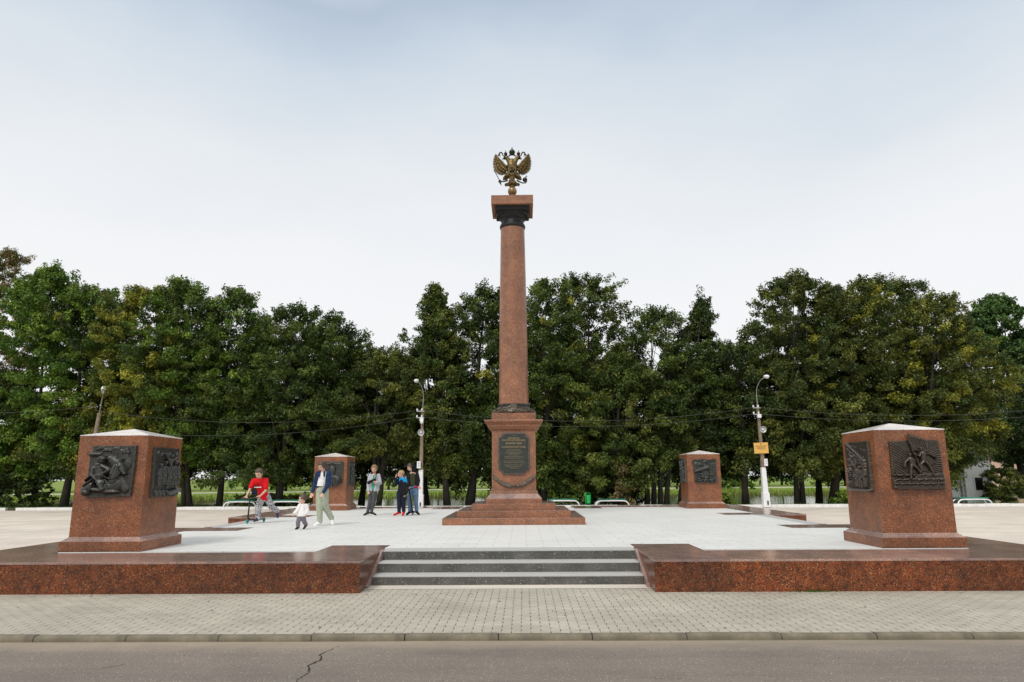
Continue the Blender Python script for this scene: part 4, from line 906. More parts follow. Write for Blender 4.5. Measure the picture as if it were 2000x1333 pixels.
# far wood beyond the river: one mass
rs_ = np.random.RandomState(77); V_, F_, C_ = [], [], []; o0 = 0; tb = MB()
for x in np.linspace(-110, 110, 56):
    y = float(far_edge(x))+rs_.uniform(30, 46); x += rs_.uniform(-2, 2); h = rs_.uniform(6.0, 10.5) if abs(x) < 70 else rs_.uniform(9, 13); hw = rs_.uniform(2.2, 3.6)
    n = 34; t = rs_.rand(n); a = rs_.rand(n)*6.28; r = hw*np.sqrt(np.clip(1-(2*t-.85)**2, .05, 1))*rs_.rand(n)**.4
    ce = np.stack([x+r*np.cos(a), y+r*np.sin(a), -.9+1.0+t*(h-1.2)], 1); lo, hi = map(np.array, GREENS[('linden', 'dark', 'blue', 'maple')[rs_.randint(4)]]); m = rs_.rand(n, 1)
    v, f, c = leaves(ce, rs_.uniform(.9, 1.5, n), 46, .30, (lo*(1-m)+hi*m)*1.15, rs_); V_.append(v); F_.append(f+o0); C_.append(c); o0 += len(v)
    tb.tube([(x, y, -1), (x+.1, y, h*.6)], [.2, .1], 7)
fw = link('far_wood', leaf_mesh('far_wood', np.vstack(V_), np.vstack(F_), np.vstack(C_)), m_leaf); tag(fw, 'mass of small green trees on the far bank beyond the river', 'wood', kind='stuff')
me = tb.mesh('far_trunks', 'all'); tag(link('far_wood_trunks', me, m_bark, fw), kind='stuff')
# hedge and low shrubs
def shrub(label, x, y, w, h, kind, seed, z=-.2, n=60, dpt=.5, leaf=.07, cat='shrub'):
    rs_ = np.random.RandomState(seed); e = tag(empty('shrub', (x, y, z)), label, cat)
    t = rs_.rand(n); ce = np.stack([(rs_.rand(n)-.5)*w*np.sqrt(1-t*t*.85), (rs_.rand(n)-.5)*dpt*2, .05+t*h], 1); lo, hi = map(np.array, GREENS[kind]); m = rs_.rand(n, 1)
    v, f, c = leaves(ce, rs_.uniform(.16, .30, n), 60, leaf, lo*(1-m)+hi*m, rs_); link('foliage', leaf_mesh('foliage', v, f, c), m_leaf, e)
    b = MB()
    for k in range(12): c = ce[rs_.randint(n)]; b.tube([(c[0]*.3, c[1]*.3, -.03), (c[0]*.7, c[1]*.7, c[2]*.6), tuple(c)], [.018, .012, .006], 5)
    b.build('stems', m_bark, e)
shrub('dark dense shrub under the maple at the far left edge', -26.0, 35.2, 4.6, 1.7, 'dark', 51, n=130, dpt=1.0)
shrub('low green hedge behind the leftmost bench', -12.0, 34.6, 4.4, .45, 'olive', 52, n=90)
shrub('leafy bush behind the garden table at the far right edge', 30.5, 44.0, 8.5, 2.1, 'maple', 60, n=170, dpt=.9, leaf=.09)
shrub('dark leafy bush half covering the white house at the right', 24.9, 36.6, 1.6, 1.5, 'olive', 61, n=60, dpt=.5)
shrub('small glossy bush just right of the stepped column base', 2.3, 34.0, 1.3, .7, 'maple', 53, n=34)
shrub('dark bush behind the second bench right of the column', 4.9, 34.3, 2.6, .9, 'dark', 54, n=60)
shrub('bright green bush right of the cannon pedestal by the water', 9.3, 33.2, 1.1, .4, 'maple', 55, n=24)
shrub('sunlit green bush left of the flag bearer pedestal', 15.7, 33.4, 1.6, .45, 'maple', 56, n=40)
shrub('small orange-brown autumn sapling behind the litter bin', 4.9, 32.6, .55, 1.7, 'brown', 57, n=22, dpt=.25)
shrub('trimmed round bush on the far bank right of the cannon pedestal', 27.6, 98, 9, 2.4, 'maple', 58, z=-.9, n=110, dpt=2, leaf=.2)
# grass tufts
rs_ = np.random.RandomState(8); n = 16000; x = rs_.uniform(-30, 27, n); y = kerb_y(x)+rs_.uniform(.35, 4.2, n)**1.0
keep = (rs_.rand(n) < np.clip((y-kerb_y(x)-.3)/1.6, .06, 1)); x, y = x[keep], y[keep]; z = ground_h(x, y); n = len(x)
a = rs_.rand(n)*6.28; hgt = rs_.uniform(.04, .13, n); w_ = .014; lean = rs_.normal(size=(n, 2))*.03
v = np.stack([np.stack([x-np.cos(a)*w_, y-np.sin(a)*w_, z-.01], 1), np.stack([x+np.cos(a)*w_, y+np.sin(a)*w_, z-.01], 1), np.stack([x+lean[:, 0], y+lean[:, 1], z+hgt], 1)], 1).reshape(-1, 3)
cg = np.array([.10, .17, .03])*rs_.uniform(.6, 1.4, (n, 1)); gm = leaf_mesh('grass', v, np.arange(n*3).reshape(-1, 3), np.repeat(cg, 3, 0))
tag(link('grass', gm, m_leaf), 'short grass tufts along the verge under the trees', 'grass', kind='stuff')
rs_ = np.random.RandomState(9); n = 90; x = 4.42+rs_.normal(size=n)*.13; y = 10.485-np.abs(rs_.normal(size=n))*.012; a = rs_.rand(n)*6.28
v = np.stack([np.stack([x-.008, y, x*0-.452], 1), np.stack([x+.008, y, x*0-.452], 1), np.stack([x+rs_.normal(size=n)*.02, y-rs_.rand(n)*.03, x*0-.45+rs_.uniform(.01, .045, n)], 1)], 1).reshape(-1, 3)
tag(link('grass', leaf_mesh('grass', v, np.arange(n*3).reshape(-1, 3), np.tile([.07, .15, .015], (n*3, 1))), m_leaf), 'tiny tuft of grass at the foot of the right granite wing wall', 'grass', kind='stuff')

rs_ = np.random.RandomState(21); n = 26000; x = rs_.uniform(-75, 75, n); d = rs_.rand(n)**1.6*11-1.0; y = far_edge(x)+d; z = ground_h(x, y); a = rs_.rand(n)*6.28; h_ = rs_.uniform(.25, .85, n)*np.where(d < 4, 1.0, .55)*(1+.35*np.sin(x*.9)*np.sin(x*.37+1)); w_ = rs_.uniform(.05, .12, n); ln = rs_.normal(size=(n, 2))*.12
v = np.stack([np.stack([x-np.cos(a)*w_, y-np.sin(a)*w_, z-.05], 1), np.stack([x+np.cos(a)*w_, y+np.sin(a)*w_, z-.05], 1), np.stack([x+ln[:, 0], y+ln[:, 1], z+h_], 1)], 1).reshape(-1, 3)
m = np.clip((d[:, None]-1)/7+rs_.normal(size=(n, 1))*.3, 0, 1); cg = (np.array([.11, .11, .03])*(1-m)+np.array([.20, .30, .035])*m)*rs_.uniform(.6, 1.4, (n, 1))
tag(link('reeds', leaf_mesh('reeds', v, np.arange(n*3).reshape(-1, 3), np.repeat(cg, 3, 0)), m_leaf), 'reeds and tall grass along the far bank of the river', 'reeds', kind='stuff')

# fallen leaves
rs_ = np.random.RandomState(31); n = 90; x = rs_.uniform(-7, 7, n); y = np.where(rs_.rand(n) < .45, rs_.uniform(10.3, 10.49, n), rs_.uniform(7.95, 10.4, n)); a = rs_.rand(n)*6.28; l_ = rs_.uniform(.012, .028, n); zz = -.4455+rs_.uniform(0, .003, n)
v = np.stack([np.stack([x+np.cos(a)*l_, y+np.sin(a)*l_, zz], 1), np.stack([x-np.sin(a)*l_*.6, y+np.cos(a)*l_*.6, zz+.006], 1), np.stack([x-np.cos(a)*l_, y-np.sin(a)*l_, zz], 1), np.stack([x+np.sin(a)*l_*.6, y-np.cos(a)*l_*.6, zz+.004], 1)], 1).reshape(-1, 3)
tag(link('fallen_leaves', leaf_mesh('fallen_leaves', v, np.arange(n*4).reshape(-1, 4), np.repeat(np.array([.16, .10, .045])*rs_.uniform(.5, 1.5, (n, 1)), 4, 0)), m_leaf), 'small brown leaves and grit scattered on the paved footpath', 'leaves', kind='stuff')

# ------------------------------------------------------------------ benches, bin, lamp posts, wires
def bench():
    e = empty('bench')
    for y in (0, .42):
        pts = [(-.76, y, -.03), (-.75, y, .04), (-.70, y, .14), (-.62, y, .205), (-.50, y, .23), (0, y, .235), (.50, y, .23), (.62, y, .205), (.70, y, .14), (.75, y, .04), (.76, y, -.03)]
        MB().tube(pts, .032, 10).build('frame', m_paint, e, 'all')
    for k in range(5): MB().box(-.64, .64, -.03+k*.105, .05+k*.105, .285, .31).build('slat', m_greenp, e, bevel=.004)
    for x in (-.45, .45): MB().box(x-.02, x+.02, -.02, .44, .255, .284).build('bracket', m_greenp, e)
    return e
b0 = bench(); first = True
for x, y, z, lab in ((-13.05, 32.0, -.155, 'low bench with white tube frame and green slats left of the boy with the scooter'), (-10.85, 31.95, -.155, 'low bench with white tube frame and green slats between the scooter boy and the toddler'),
                  (2.05, 32.0, -.17, 'low white and green bench half hidden by the steps of the column'), (4.3, 32.0, -.18, 'low white and green bench right of the green litter bin'), (20.3, 32.0, -.19, 'low white and green bench at the far right in front of the white house')):
    if first: o = b0; first = False
    else:
        o = b0.copy(); COL.objects.link(o)
        for ch in b0.children: c = ch.copy(); COL.objects.link(c); c.parent = o
    o.location = (x, kerb_y(x)+.22, z); tag(o, lab, 'bench', 'low benches along the edge of the plaza')
bn = tag(empty('litter_bin', (3.18, kerb_y(3.2)+.25, -.2), R(12)), 'small bright green litter bucket hanging on a thin green post', 'litter bin')
MB().tube([(-.085, 0, -.05), (-.085, 0, .62)], .016, 8).tube([(-.085, 0, .60), (.12, 0, .60)], .014, 8).tube([(.12, .0, .60), (.12, 0, .5)], .012, 8).build('post', m_greenb, bn)
MB().lathe([(.078, .14), (.088, .15), (.112, .50), (.116, .52), (.105, .52), (.09, .25), (.0, .24)], 20, M=Matrix.Translation((.035, -.04, 0))).build('bucket', m_greenb, bn, True)
def lamp_post(label, x, y, tx, tz, z0, kind, sign=False):
    e = tag(empty('lamp_post', (x, y, z0)), label, 'lamp post'); H = 4.55 if kind != 'old' else 4.4; k = (tx-x)/(tz-z0); L = lambda z: (k*z*(1 if z < H else 1), 0, z)
    b = MB(); sh_ = Matrix.Shear('XY', 4, (k, 0))
    def tap(r0, r1, za, zb): 
        return [(-r0+k*za, -r0, za), (r0+k*za, -r0, za), (r0+k*za, r0, za), (-r0+k*za, r0, za), (-r1+k*zb, -r1, zb), (r1+k*zb, -r1, zb), (r1+k*zb, r1, zb), (-r1+k*zb, r1, zb)], [(3, 2, 1, 0), (4, 5, 6, 7), (0, 1, 5, 4), (1, 2, 6, 5), (2, 3, 7, 6), (3, 0, 4, 7)]
    if kind == 'old': b.tube([L(0), L(H)], [.13, .085], 10).build('pole', m_conc, e, True)
    else:
        MB().add(*tap(.084, .046, 1.70, H)).build('pole', m_conc, e, bevel=.012)
        MB().add(*tap(.118, .096, .45, 1.70)).build('painted_section', m_paint, e, bevel=.012)
        q = MB().add(*tap(.155, .145, -.05, .60)); q.build('base', m_paint, e, bevel=.015)
        MB().box(.0, .06, -.170, -.145, .06, .24).build('hatch', m_black, e)
    if kind == 'old':
        MB().tube([L(H-.3), L(H+.55), (k*(H+.55)+.10, -.1, H+.95)], .028, 8).build('arm', m_conc, e)
        MB().lathe([(.03, 0), (.07, .05), (.10, .12), (.11, .16), (.08, .17)], 16, M=Matrix.Translation((k*(H+.55)+.1, -.12, H+.88))).build('lamp_neck', m_metal, e, True)
        MB().ell((k*(H+.55)+.1, -.12, H+1.12), (.105, .105, .13), nu=16, nv=10).build('lamp_globe', m_lampg, e, 'all')
        return e
    s_ = 1 if kind == 'right' else -1
    T = L(H); b = MB().tube([L(H-.35), L(H+.1), (T[0]-.03*s_, -.05, H+.45), (T[0]-.02*s_, -.2, H+.80), (T[0]+.06*s_, -.45, H+1.05), (T[0]+.14*s_, -.75, H+1.14)], .017, 8); b.build('arm', m_metal, e, 'all')
    hd = MB(); hd.ell((T[0]+.18*s_, -.92, H+1.16), (.115, .25, .075), (.12, 0, .0), 16, 10); hd.build('lamp_head', m_paint, e, 'all')
    MB().ell((T[0]+.18*s_, -.95, H+1.11), (.09, .18, .06), (.12, 0, .0), 14, 8).build('lamp_glass', m_lampg, e, 'all')
    for z in (H-.17, H-.47):
        MB().box(k*z-.26, k*z+.10, -.14, -.10, z-.02, z+.02).build('crossbar', m_metal, e)
        b = MB()
        for xo in (-.24, -.02): b.lathe([(.02, 0), (.042, .02), (.03, .05), (.042, .07), (.02, .10)], 10, M=Matrix.Translation((k*z+xo, -.12, z+.02)))
        b.build('insulators', m_paint, e, True)
    MB().box(k*4.0-.10, k*4.0+.07, -.20, -.08, 3.92, 4.08).build('junction_box', m_paint, e, bevel=.01)
    zl = 3.38; b = MB(); Mx = Matrix.Translation((k*zl+.01, -.30, zl)) @ Matrix.Rotation(R(90), 4, 'X')
    b.lathe([(.03, -.16), (.05, -.10), (.05, -.02), (.08, .06), (.145, .13), (.152, .135), (.138, .13), (.075, .065), (.03, .02)], 24, M=Mx); sp = b.build('loudspeaker', m_metal, e, True)
    MB().ell((k*zl+.01, -.37, zl), (.055, .07, .055), nu=12, nv=8).build('horn_driver', m_paint, sp, 'all')
    MB().lathe([(.115, .02), (.12, .03), (.03, .0)], 20, M=Mx @ Matrix.Translation((0, 0, .03))).build('horn_throat', m_black, sp, True)
    if kind != 'right': MB().ell((k*3.9, -.20, 3.86), (.08, .07, .08), nu=12, nv=8).build('floodlight', m_paint, e, 'all')
    zb = 1.92; MB().box(k*zb+(.02 if s_ > 0 else -.17), k*zb+(.17 if s_ > 0 else -.0), -.20, -.11, zb-.16, zb+.16).build('meter_box', m_paint, e, bevel=.012)
    m_ = MB(); 
    for q in (-.06, .04): m_.box(k*zb+(.07 if s_ > 0 else -.11), k*zb+(.12 if s_ > 0 else -.06), -.206, -.2, zb+q, zb+q+.05)
    m_.build('meter_window', m_metal, e)
    if sign:
        zs = 2.56; sg = empty('sign_board', (k*zs-.06, -.16, zs)); sg.parent = e; sg.rotation_euler = (0, R(-1.5), 0)
        MB().box(-.32, .32, -.012, .012, -.24, .24).build('board', m_sign, sg, bevel=.004)
        r_ = random.Random(4)
        for z, w_, hh in ((.085, .25, .016), (.03, .20, .007), (0, .17, .007), (-.03, .21, .007), (-.08, .10, .007)):
            xx = -w_; t_ = MB()
            while xx < w_: l = r_.uniform(.02, .05); t_.box(xx, min(xx+l, w_), -.0155, -.0125, z-hh, z+hh); xx += l+.012
            t_.build('lettering', m_ink, sg)
        MB().ell((0, -.014, .175), (.03, .004, .036), nu=10, nv=6).build('emblem', m_redem, sg)
    return e
lamp_post('concrete lamp post with a horn loudspeaker behind the boys, left of the column', -4.47, 32.2, -4.43, 4.2, -.2, 'left')
lamp_post('concrete lamp post with a yellow sign board and loudspeaker on the right', 11.09, 31.8, 11.03, 4.2, -.2, 'right', True)
lamp_post('old leaning lamp post with a round glass lamp above the horseman pedestal', -19.85, 31.9, -19.48, 4.5, -.2, 'old')
def wire(label, p, q, sag):
    p, q = Vector(p), Vector(q); n = 22
    MBt = MB().tube([p.lerp(q, k/n)-Vector((0, 0, sag*4*(k/n)*(1-k/n))) for k in range(n+1)], .007, 5)
    tag(MBt.build('cable', m_wire), label, 'cable', 'overhead cables between the lamp posts')
wire('upper cable between the old lamp post and the one behind the boys', (-19.6, 31.75, 4.30), (-4.75, 32.06, 4.20), .55)
wire('lower cable between the old lamp post and the one behind the boys', (-19.7, 31.75, 3.45), (-4.75, 32.06, 3.90), .55)
wire('upper cable passing behind the column between two lamp posts', (-4.35, 32.06, 4.20), (10.8, 31.66, 4.20), .55)
wire('lower cable passing behind the column between two lamp posts', (-4.35, 32.06, 3.90), (10.8, 31.66, 3.90), .50)
wire('upper cable running right from the lamp post with the sign', (11.05, 31.66, 4.20), (24.8, 31.0, 4.1), .40)
wire('lower cable running right from the lamp post with the sign', (11.05, 31.66, 3.90), (24.8, 31.0, 3.8), .35)
wire('upper cable at the far left of the old lamp post', (-19.6, 31.75, 4.5), (-32, 31.9, 4.5), .30)

# ------------------------------------------------------------------ white house and far things
m_plaster = simple('white_plaster', (.84, .86, .82), .85, 0, .08, 3); m_win = simple('dark_window', (.015, .015, .014), .12, 0, .1); m_pink = simple('pink_plaster', (.62, .42, .34), .85, 0, .1, 3); m_roof = simple('grey_roof', (.12, .12, .12), .7)
h = tag(empty('house', (21.4, 37.4, -.5)), 'small white plastered house behind the trees at the right', 'house')
MB().box(.25, 3.30, 0, 5, 0, 3.1).build('wall', m_plaster, h, bevel=.01)
MB().box(2.0, 3.40, -.15, 0, 0, 3.1).build('projecting_wall', m_plaster, h, bevel=.01)
MB().add([(-.1, -.4, 3.1), (3.7, -.4, 3.1), (3.7, 5.4, 3.1), (-.1, 5.4, 3.1), (-.1, 2.5, 4.4), (3.7, 2.5, 4.4)], [(0, 1, 5, 4), (2, 3, 4, 5), (0, 4, 3), (1, 2, 5), (0, 3, 2, 1)]).build('roof', m_roof, h)
wn = MB().box(2.50, 2.90, -.19, -.151, .80, 1.45).build('window', m_win, h); MB().box(2.44, 2.96, -.185, -.152, .74, .798).box(2.44, 2.96, -.185, -.152, 1.452, 1.51).box(2.44, 2.498, -.185, -.152, .798, 1.452).box(2.902, 2.96, -.185, -.152, .798, 1.452).build('frame', m_paint, wn)
MB().tube([(1.85, -.08, 0), (1.85, -.08, 3.0)], .05, 8).build('drainpipe', m_metal, h, True); MB().box(1.15, 1.6, -.03, -.002, 1.0, 1.9).build('window', m_win, h); MB().box(.2, 1.98, -.08, -.002, 0, .45).build('plinth', m_roof, h)
h = tag(empty('building', (55, 96, -.9)), 'distant pink building glimpsed through the trees at the right edge', 'building')
MB().box(0, 14, 0, 8, 0, 4.2).build('wall', m_pink, h); MB().box(-.3, 14.3, -.3, 8.3, 4.2, 4.6).build('roof', m_roof, h)
for k in range(4): MB().box(1.5+3*k, 2.6+3*k, -.04, -.003, 1.4, 3.0).build('window', m_win, h)
tb_ = tag(empty('garden_table', (27.4, 39.5, -.2)), 'dark garden table at the far right edge', 'table')
MB().box(-.55, .55, -.35, .35, .45, .49).build('tabletop', m_black, tb_)
for s_ in (-1, 1): MB().box(s_*.45-.03, s_*.45+.03, -.3, .3, 0, .449).build('leg', m_black, tb_)
ch_ = tag(empty('garden_chair', (26.3, 39.3, -.2)), 'dark garden chair left of the garden table at the far right edge', 'chair')
MB().box(-.2, .2, -.2, .2, .24, .28).build('seat', m_black, ch_); MB().box(-.2, .2, .17, .2, .281, .6).build('backrest', m_black, ch_)
for s_ in (-1, 1):
    for q in (-1, 1): MB().tube([(s_*.17, q*.17, 0), (s_*.17, q*.17, .24)], .02, 6).build('leg', m_black, ch_)
# ------------------------------------------------------------------ people
m_skin = simple('skin', (.56, .33, .23), .55, 0, .06, 20); m_skin2 = simple('skin_pale', (.62, .38, .28), .55, 0, .06, 20)
m_hairb = simple('brown_hair', (.065, .038, .022), .5, 0, .5, 60); m_hairl = simple('light_brown_hair', (.21, .12, .05), .5, 0, .45, 60); m_hairbl = simple('blond_hair', (.36, .24, .11), .5, 0, .4, 60)
m_eye = simple('eye_dark', (.02, .015, .012), .3); m_lip = simple('lips', (.40, .12, .10), .5)
def cloth(name, col, var=.18, sc_=18, bump=.35): return simple(name, col, .85, 0, var, sc_, bump, .25)
m_red = cloth('red_cotton', (.62, .008, .014)); m_denim = cloth('dark_denim', (.014, .034, .092), .4); m_jeans = cloth('washed_jeans', (.12, .21, .34), .3); m_khaki = cloth('sage_cotton', (.38, .42, .32))
m_whitec = cloth('white_cotton', (.80, .78, .76), .06); m_mauve = cloth('mauve_trousers', (.19, .16, .19)); m_greyk = cloth('light_grey_knit', (.44, .45, .49), .1); m_greentee = cloth('green_tee', (.05, .36, .20)); m_greyt = cloth('charcoal_trousers', (.075, .077, .085))
m_navy = cloth('navy_fabric', (.010, .014, .030)); m_blk = cloth('black_fabric', (.010, .010, .012)); m_blue = cloth('bright_blue_hood', (.015, .30, .62)); m_oliv = cloth('olive_tee', (.045, .05, .02)); m_redsh = cloth('red_shoe', (.48, .012, .02)); m_pinkc = cloth('magenta_cuff', (.35, .02, .12))
m_whsh = cloth('white_shoe', (.82, .82, .82), .04); m_dkshoe = cloth('dark_shoe', (.02, .018, .018)); m_purp = cloth('purple_shoe', (.06, .05, .14), .4); m_teal = simple('teal_plastic', (.01, .30, .30), .4); m_sole = simple('white_rubber', (.75, .74, .72), .6)
def pattern_cloth():
    t = NT('black_white_print'); v = t.n('TexVoronoi', {'Vector': t.P, 'Scale': 26}, feature='DISTANCE_TO_EDGE'); n = t.noise(30, 4, .7)
    f = t.math('GREATER_THAN', t.math('ADD', v.outputs['Distance'], t.math('MULTIPLY', n, .35)), .30); return t.set(color=t.mix(f, (.60, .60, .62), (.03, .03, .035)), rough=.85)
m_print = pattern_cloth()
def hand(b, w, d, up=(0, -1, 0), s=1.0, curl=.5):
    """palm, four fingers and a thumb; w wrist, d direction, up palm normal"""
    w = Vector(w); d = Vector(d).normalized(); u = Vector(up); u = (u-d*u.dot(d)).normalized(); r = d.cross(u)
    b.cap(w, .021*s, w+d*.035*s, .026*s)
    for k, (ox, L) in enumerate(((-.027, .068), (-.009, .078), (.009, .074), (.027, .058))):
        p0 = w+d*.035*s+r*ox*s*.7; p1 = w+d*.085*s+r*ox*s; b.cap(p0, .016*s, p1, .0125*s)
        p2 = p1+(d*math.cos(curl*.8)+u*math.sin(curl*.8))*L*.5*s+r*ox*.15*s; p3 = p2+(d*math.cos(curl*1.9)+u*math.sin(curl*1.9))*L*.45*s
        b.cap(p1, .0098*s, p2, .0088*s).cap(p2, .0086*s, p3, .0072*s)
    t0 = w+d*.03*s-r*.024*s; t1 = t0-r*.028*s+d*.028*s+u*.012*s; t2 = t1+d*.032*s+u*.016*s; b.cap(t0, .015*s, t1, .0115*s).cap(t1, .011*s, t2, .0085*s)
def person(label, loc, J, o):
    """J joints in metres; o options"""
    e = tag(empty('person', loc), label, 'person'); k = o.get('k', 1.0); V = lambda n: Vector(J[n]); hs = o['head']; hc = V('head'); fd = Vector(o['face']).normalized()
    side = fd.cross(Vector((0, 0, 1))).normalized(); upd = side.cross(fd).normalized(); E3 = Matrix((side, fd, upd)).transposed()
    def hp(x, y, z): return hc+E3 @ Vector((x*hs, y*hs, z*hs))
    b = MB(); pel = (V('hipL')+V('hipR'))/2; nk = V('neck'); sw = (V('shL')-V('shR')).length/2
    b.cap(pel, .105*k, (pel+nk)/2, .10*k, .8).cap((pel+nk)/2, .10*k, nk-Vector((0, 0, .07*k)), .10*k, .75).cap(V('shL'), .045*k, V('shR'), .045*k).cap(nk-Vector((0, 0, .06*k)), .052*k, hp(0, -.10, -.28), .046*k)
    b.ell(hp(0, -.02, .10), (.37*hs, .44*hs, .40*hs), E=E3).ell(hp(0, .07, -.16), (.29*hs, .33*hs, .32*hs), E=E3).ell(hp(0, .20, -.36), (.13*hs, .14*hs, .10*hs), E=E3)
    b.cap(hp(0, .36, .04), .035*hs, hp(0, .47, -.12), .060*hs).ell(hp(0, .37, -.24), (.12*hs, .07*hs, .05*hs), E=E3).ell(hp(0, .34, .12), (.26*hs, .07*hs, .05*hs), E=E3)
    for s_ in (-1, 1): b.ell(hp(s_*.37, -.03, -.03), (.04*hs, .09*hs, .13*hs), E=E3).ell(hp(s_*.19, .27, -.12), (.10*hs, .09*hs, .10*hs), E=E3)
    for S in 'LR':
        b.cap(V('sh'+S), .045*k, V('el'+S), .036*k).cap(V('el'+S), .036*k, V('ha'+S), .024*k)
        b.cap(V('hip'+S), .078*k, V('kn'+S), .052*k).cap(V('kn'+S), .050*k, V('an'+S), .034*k).cap(V('an'+S), .034*k, V('to'+S), .026*k)
        hd = o.get('hd'+S) or tuple(V('ha'+S)-V('el'+S)); hand(b, V('ha'+S), hd, o.get('hu'+S, (0, -1, 0)), o.get('hands', 1.0)*k, o.get('curl'+S, .5))
    b.fused('body', o.get('skin', m_skin), e, voxel=.0075, sm=2)
    m = MB()
    for s_ in (-1, 1): m.ell(hp(s_*.155, .355, .03), (.055*hs, .035*hs, .028*hs), E=E3, nu=8, nv=6)
    m.build('eyes', m_eye, e, 'all'); m = MB()
    for s_ in (-1, 1): m.ell(hp(s_*.16, .375, .135), (.095*hs, .03*hs, .018*hs), E=E3, nu=8, nv=6)
    m.build('eyebrows', o['hair'], e, 'all'); MB().ell(hp(0, .40, -.25), (.095*hs, .035*hs, .022*hs), E=E3, nu=8, nv=6).build('lips', m_lip, e, 'all')
    h = MB(); hv = o.get('hv', 1.0); h.ell(hp(0, -.09, .18), (.435*hs*hv, .485*hs*hv, .43*hs*hv), E=E3); fr = random.Random(o.get('seed', 1))
    for q in range(26):
        a = fr.uniform(-2.3, 2.3); z = fr.uniform(.18, .50); r_ = math.sqrt(max(.02, 1-((z-.12)/.45)**2)); x_, y_ = math.sin(a)*.40*r_, -.06-math.cos(a)*-.40*r_*(1 if abs(a) < 1.3 else 1)
        h.cap(hp(x_*.9, y_*.9 if y_ < .25 else .25, z), .085*hs, hp(x_*1.22, min(y_*1.16, .42), z-.13), .05*hs)
    for q in o.get('hairx', ()): h.cap(hp(*q[0]), q[1]*hs, hp(*q[2]), q[3]*hs)
    # the face stays free: hair volume in front and below the brow is cut away
    hb = h.fused('hair', o['hair'], e, voxel=.009, sm=1, wob=.006, seed=o.get('seed', 1))
    bm = bmesh.new(); bm.from_mesh(hb.data); Ei = E3.transposed(); kill = []
    for v in bm.verts:
        l = Ei @ (v.co-hc)/hs
        if l.y > .16 and l.z < o.get('fringe', .26) and abs(l.x) < .36: kill.append(v)
    bmesh.ops.delete(bm, geom=kill, context='VERTS'); bm.to_mesh(hb.data); bm.free()
    return e, hp, E3
def wear(e, name, mat, fn, voxel=.011, wob=.009, seed=3, cuts=()):
    b = MB(); fn(b); o = b.fused(name, mat, e, voxel=voxel, sm=1, wob=wob, seed=seed)
    if cuts:
        bm = bmesh.new(); bm.from_mesh(o.data)
        for co, no in cuts: bmesh.ops.bisect_plane(bm, geom=bm.verts[:]+bm.edges[:]+bm.faces[:], plane_co=co, plane_no=no, clear_outer=True)
        bm.to_mesh(o.data); bm.free()
    return o
def shoe(e, an, to, mat, k=1.0, sole=True):
    an, to = Vector(an), Vector(to); d = to-an; d = d.normalized(); b = MB(); hz = Vector((0, 0, 1)); heel = an-d*.035*k
    fl = -.045*k
    b.cap(an+hz*-.01, .044*k, heel+hz*fl*.55, .040*k).cap(heel+hz*fl*.4, .040*k, to, .036*k, 1).cap(an+d*.03*k, .042*k, to, .034*k)
    o = b.fused('shoe', mat, e, voxel=.009, sm=1)
    if sole:
        n = d.cross(hz).cross(d).normalized()*-1; s = MB().cap(heel+hz*fl*1.25, .032*k, to+n*.02*k, .030*k); s.fused('sole', m_sole, o, voxel=.010, sm=1)
    return o
def joints(S, X0, Y0, d):               # photo-measured pose (pixels of an enlargement) to metres; third value is depth
    kx, kz = S; return {n: ((p[0]-X0)/kx, p[2] if len(p) > 2 else 0, (Y0-p[1])/kz) for n, p in d.items()}
def legs(b, J, r, flare=1.0, top=0):
    V = lambda n: Vector(J[n]); pel = (V('hipL')+V('hipR'))/2
    b.cap(pel+Vector((0, 0, .09+top)), r[0]*1.12, pel, r[0]*1.25, .8)
    for S in 'LR': b.cap(V('hip'+S), r[0], V('kn'+S), r[1]).cap(V('kn'+S), r[1], V('an'+S)+Vector((0, 0, .03)), r[2]*flare)
def torso(b, J, k, r=.125, hem=0, sl=1, fl=.75):
    V = lambda n: Vector(J[n]); pel = (V('hipL')+V('hipR'))/2; nk = V('neck')
    b.cap(pel+Vector((0, 0, hem)), r*1.08*k, (pel+nk)/2, r*k, fl).cap((pel+nk)/2, r*k, nk-Vector((0, 0, .10*k)), r*.95*k, fl).cap(V('shL'), .062*k, V('shR'), .062*k)
    for S in 'LR':
        a, c, w_ = V('sh'+S), V('el'+S), V('ha'+S)
        if sl >= 1: b.cap(a, .064*k, c, .056*k); 
        else: b.cap(a, .066*k, a.lerp(c, sl), .068*k)
        if sl > 1: b.cap(c, .055*k, c.lerp(w_, sl-1), .045*k)

# --- boy in a red shirt riding a kick scooter
J = joints((657, 690), 286, 1161, dict(hipL=(345, 700, .10), hipR=(430, 690, .12), neck=(320, 345, -.06), shL=(225, 385, -.05), shR=(430, 380, .0), elL=(190, 540, -.16), elR=(450, 575, -.08), haL=(178, 655, -.30), haR=(405, 665, -.27),
    knL=(325, 890, -.02), knR=(505, 880, .22), anL=(318, 1092, 0), anR=(572, 985, .42), toL=(300, 1118, -.13), toR=(592, 1068, .36), head=(325, 262, -.12)))
BL = (-7.0, 19.12, 0.0)
e, hp, E3 = person('boy in a red t-shirt and black and white patterned trousers riding a kick scooter', BL, J, dict(head=.245, face=(-.25, -1, -.55), hair=m_hairb, k=.95, skin=m_skin2, hdL=(-.2, -.4, -.5), hdR=(-.5, -.35, -.3), curlL=1.1, curlR=1.1, seed=4, fringe=.30))
wear(e, 't_shirt', m_red, lambda b: torso(b, J, 1.0, .130, -.10, .72), seed=5, cuts=(((.14, 0, .60), (-.08, 0, -1)),))
wear(e, 'trousers', m_print, lambda b: legs(b, J, (.10, .082, .070), 1.0), seed=6)
shoe(e, J['anL'], J['toL'], m_purp, .95); shoe(e, J['anR'], J['toR'], m_purp, .95)
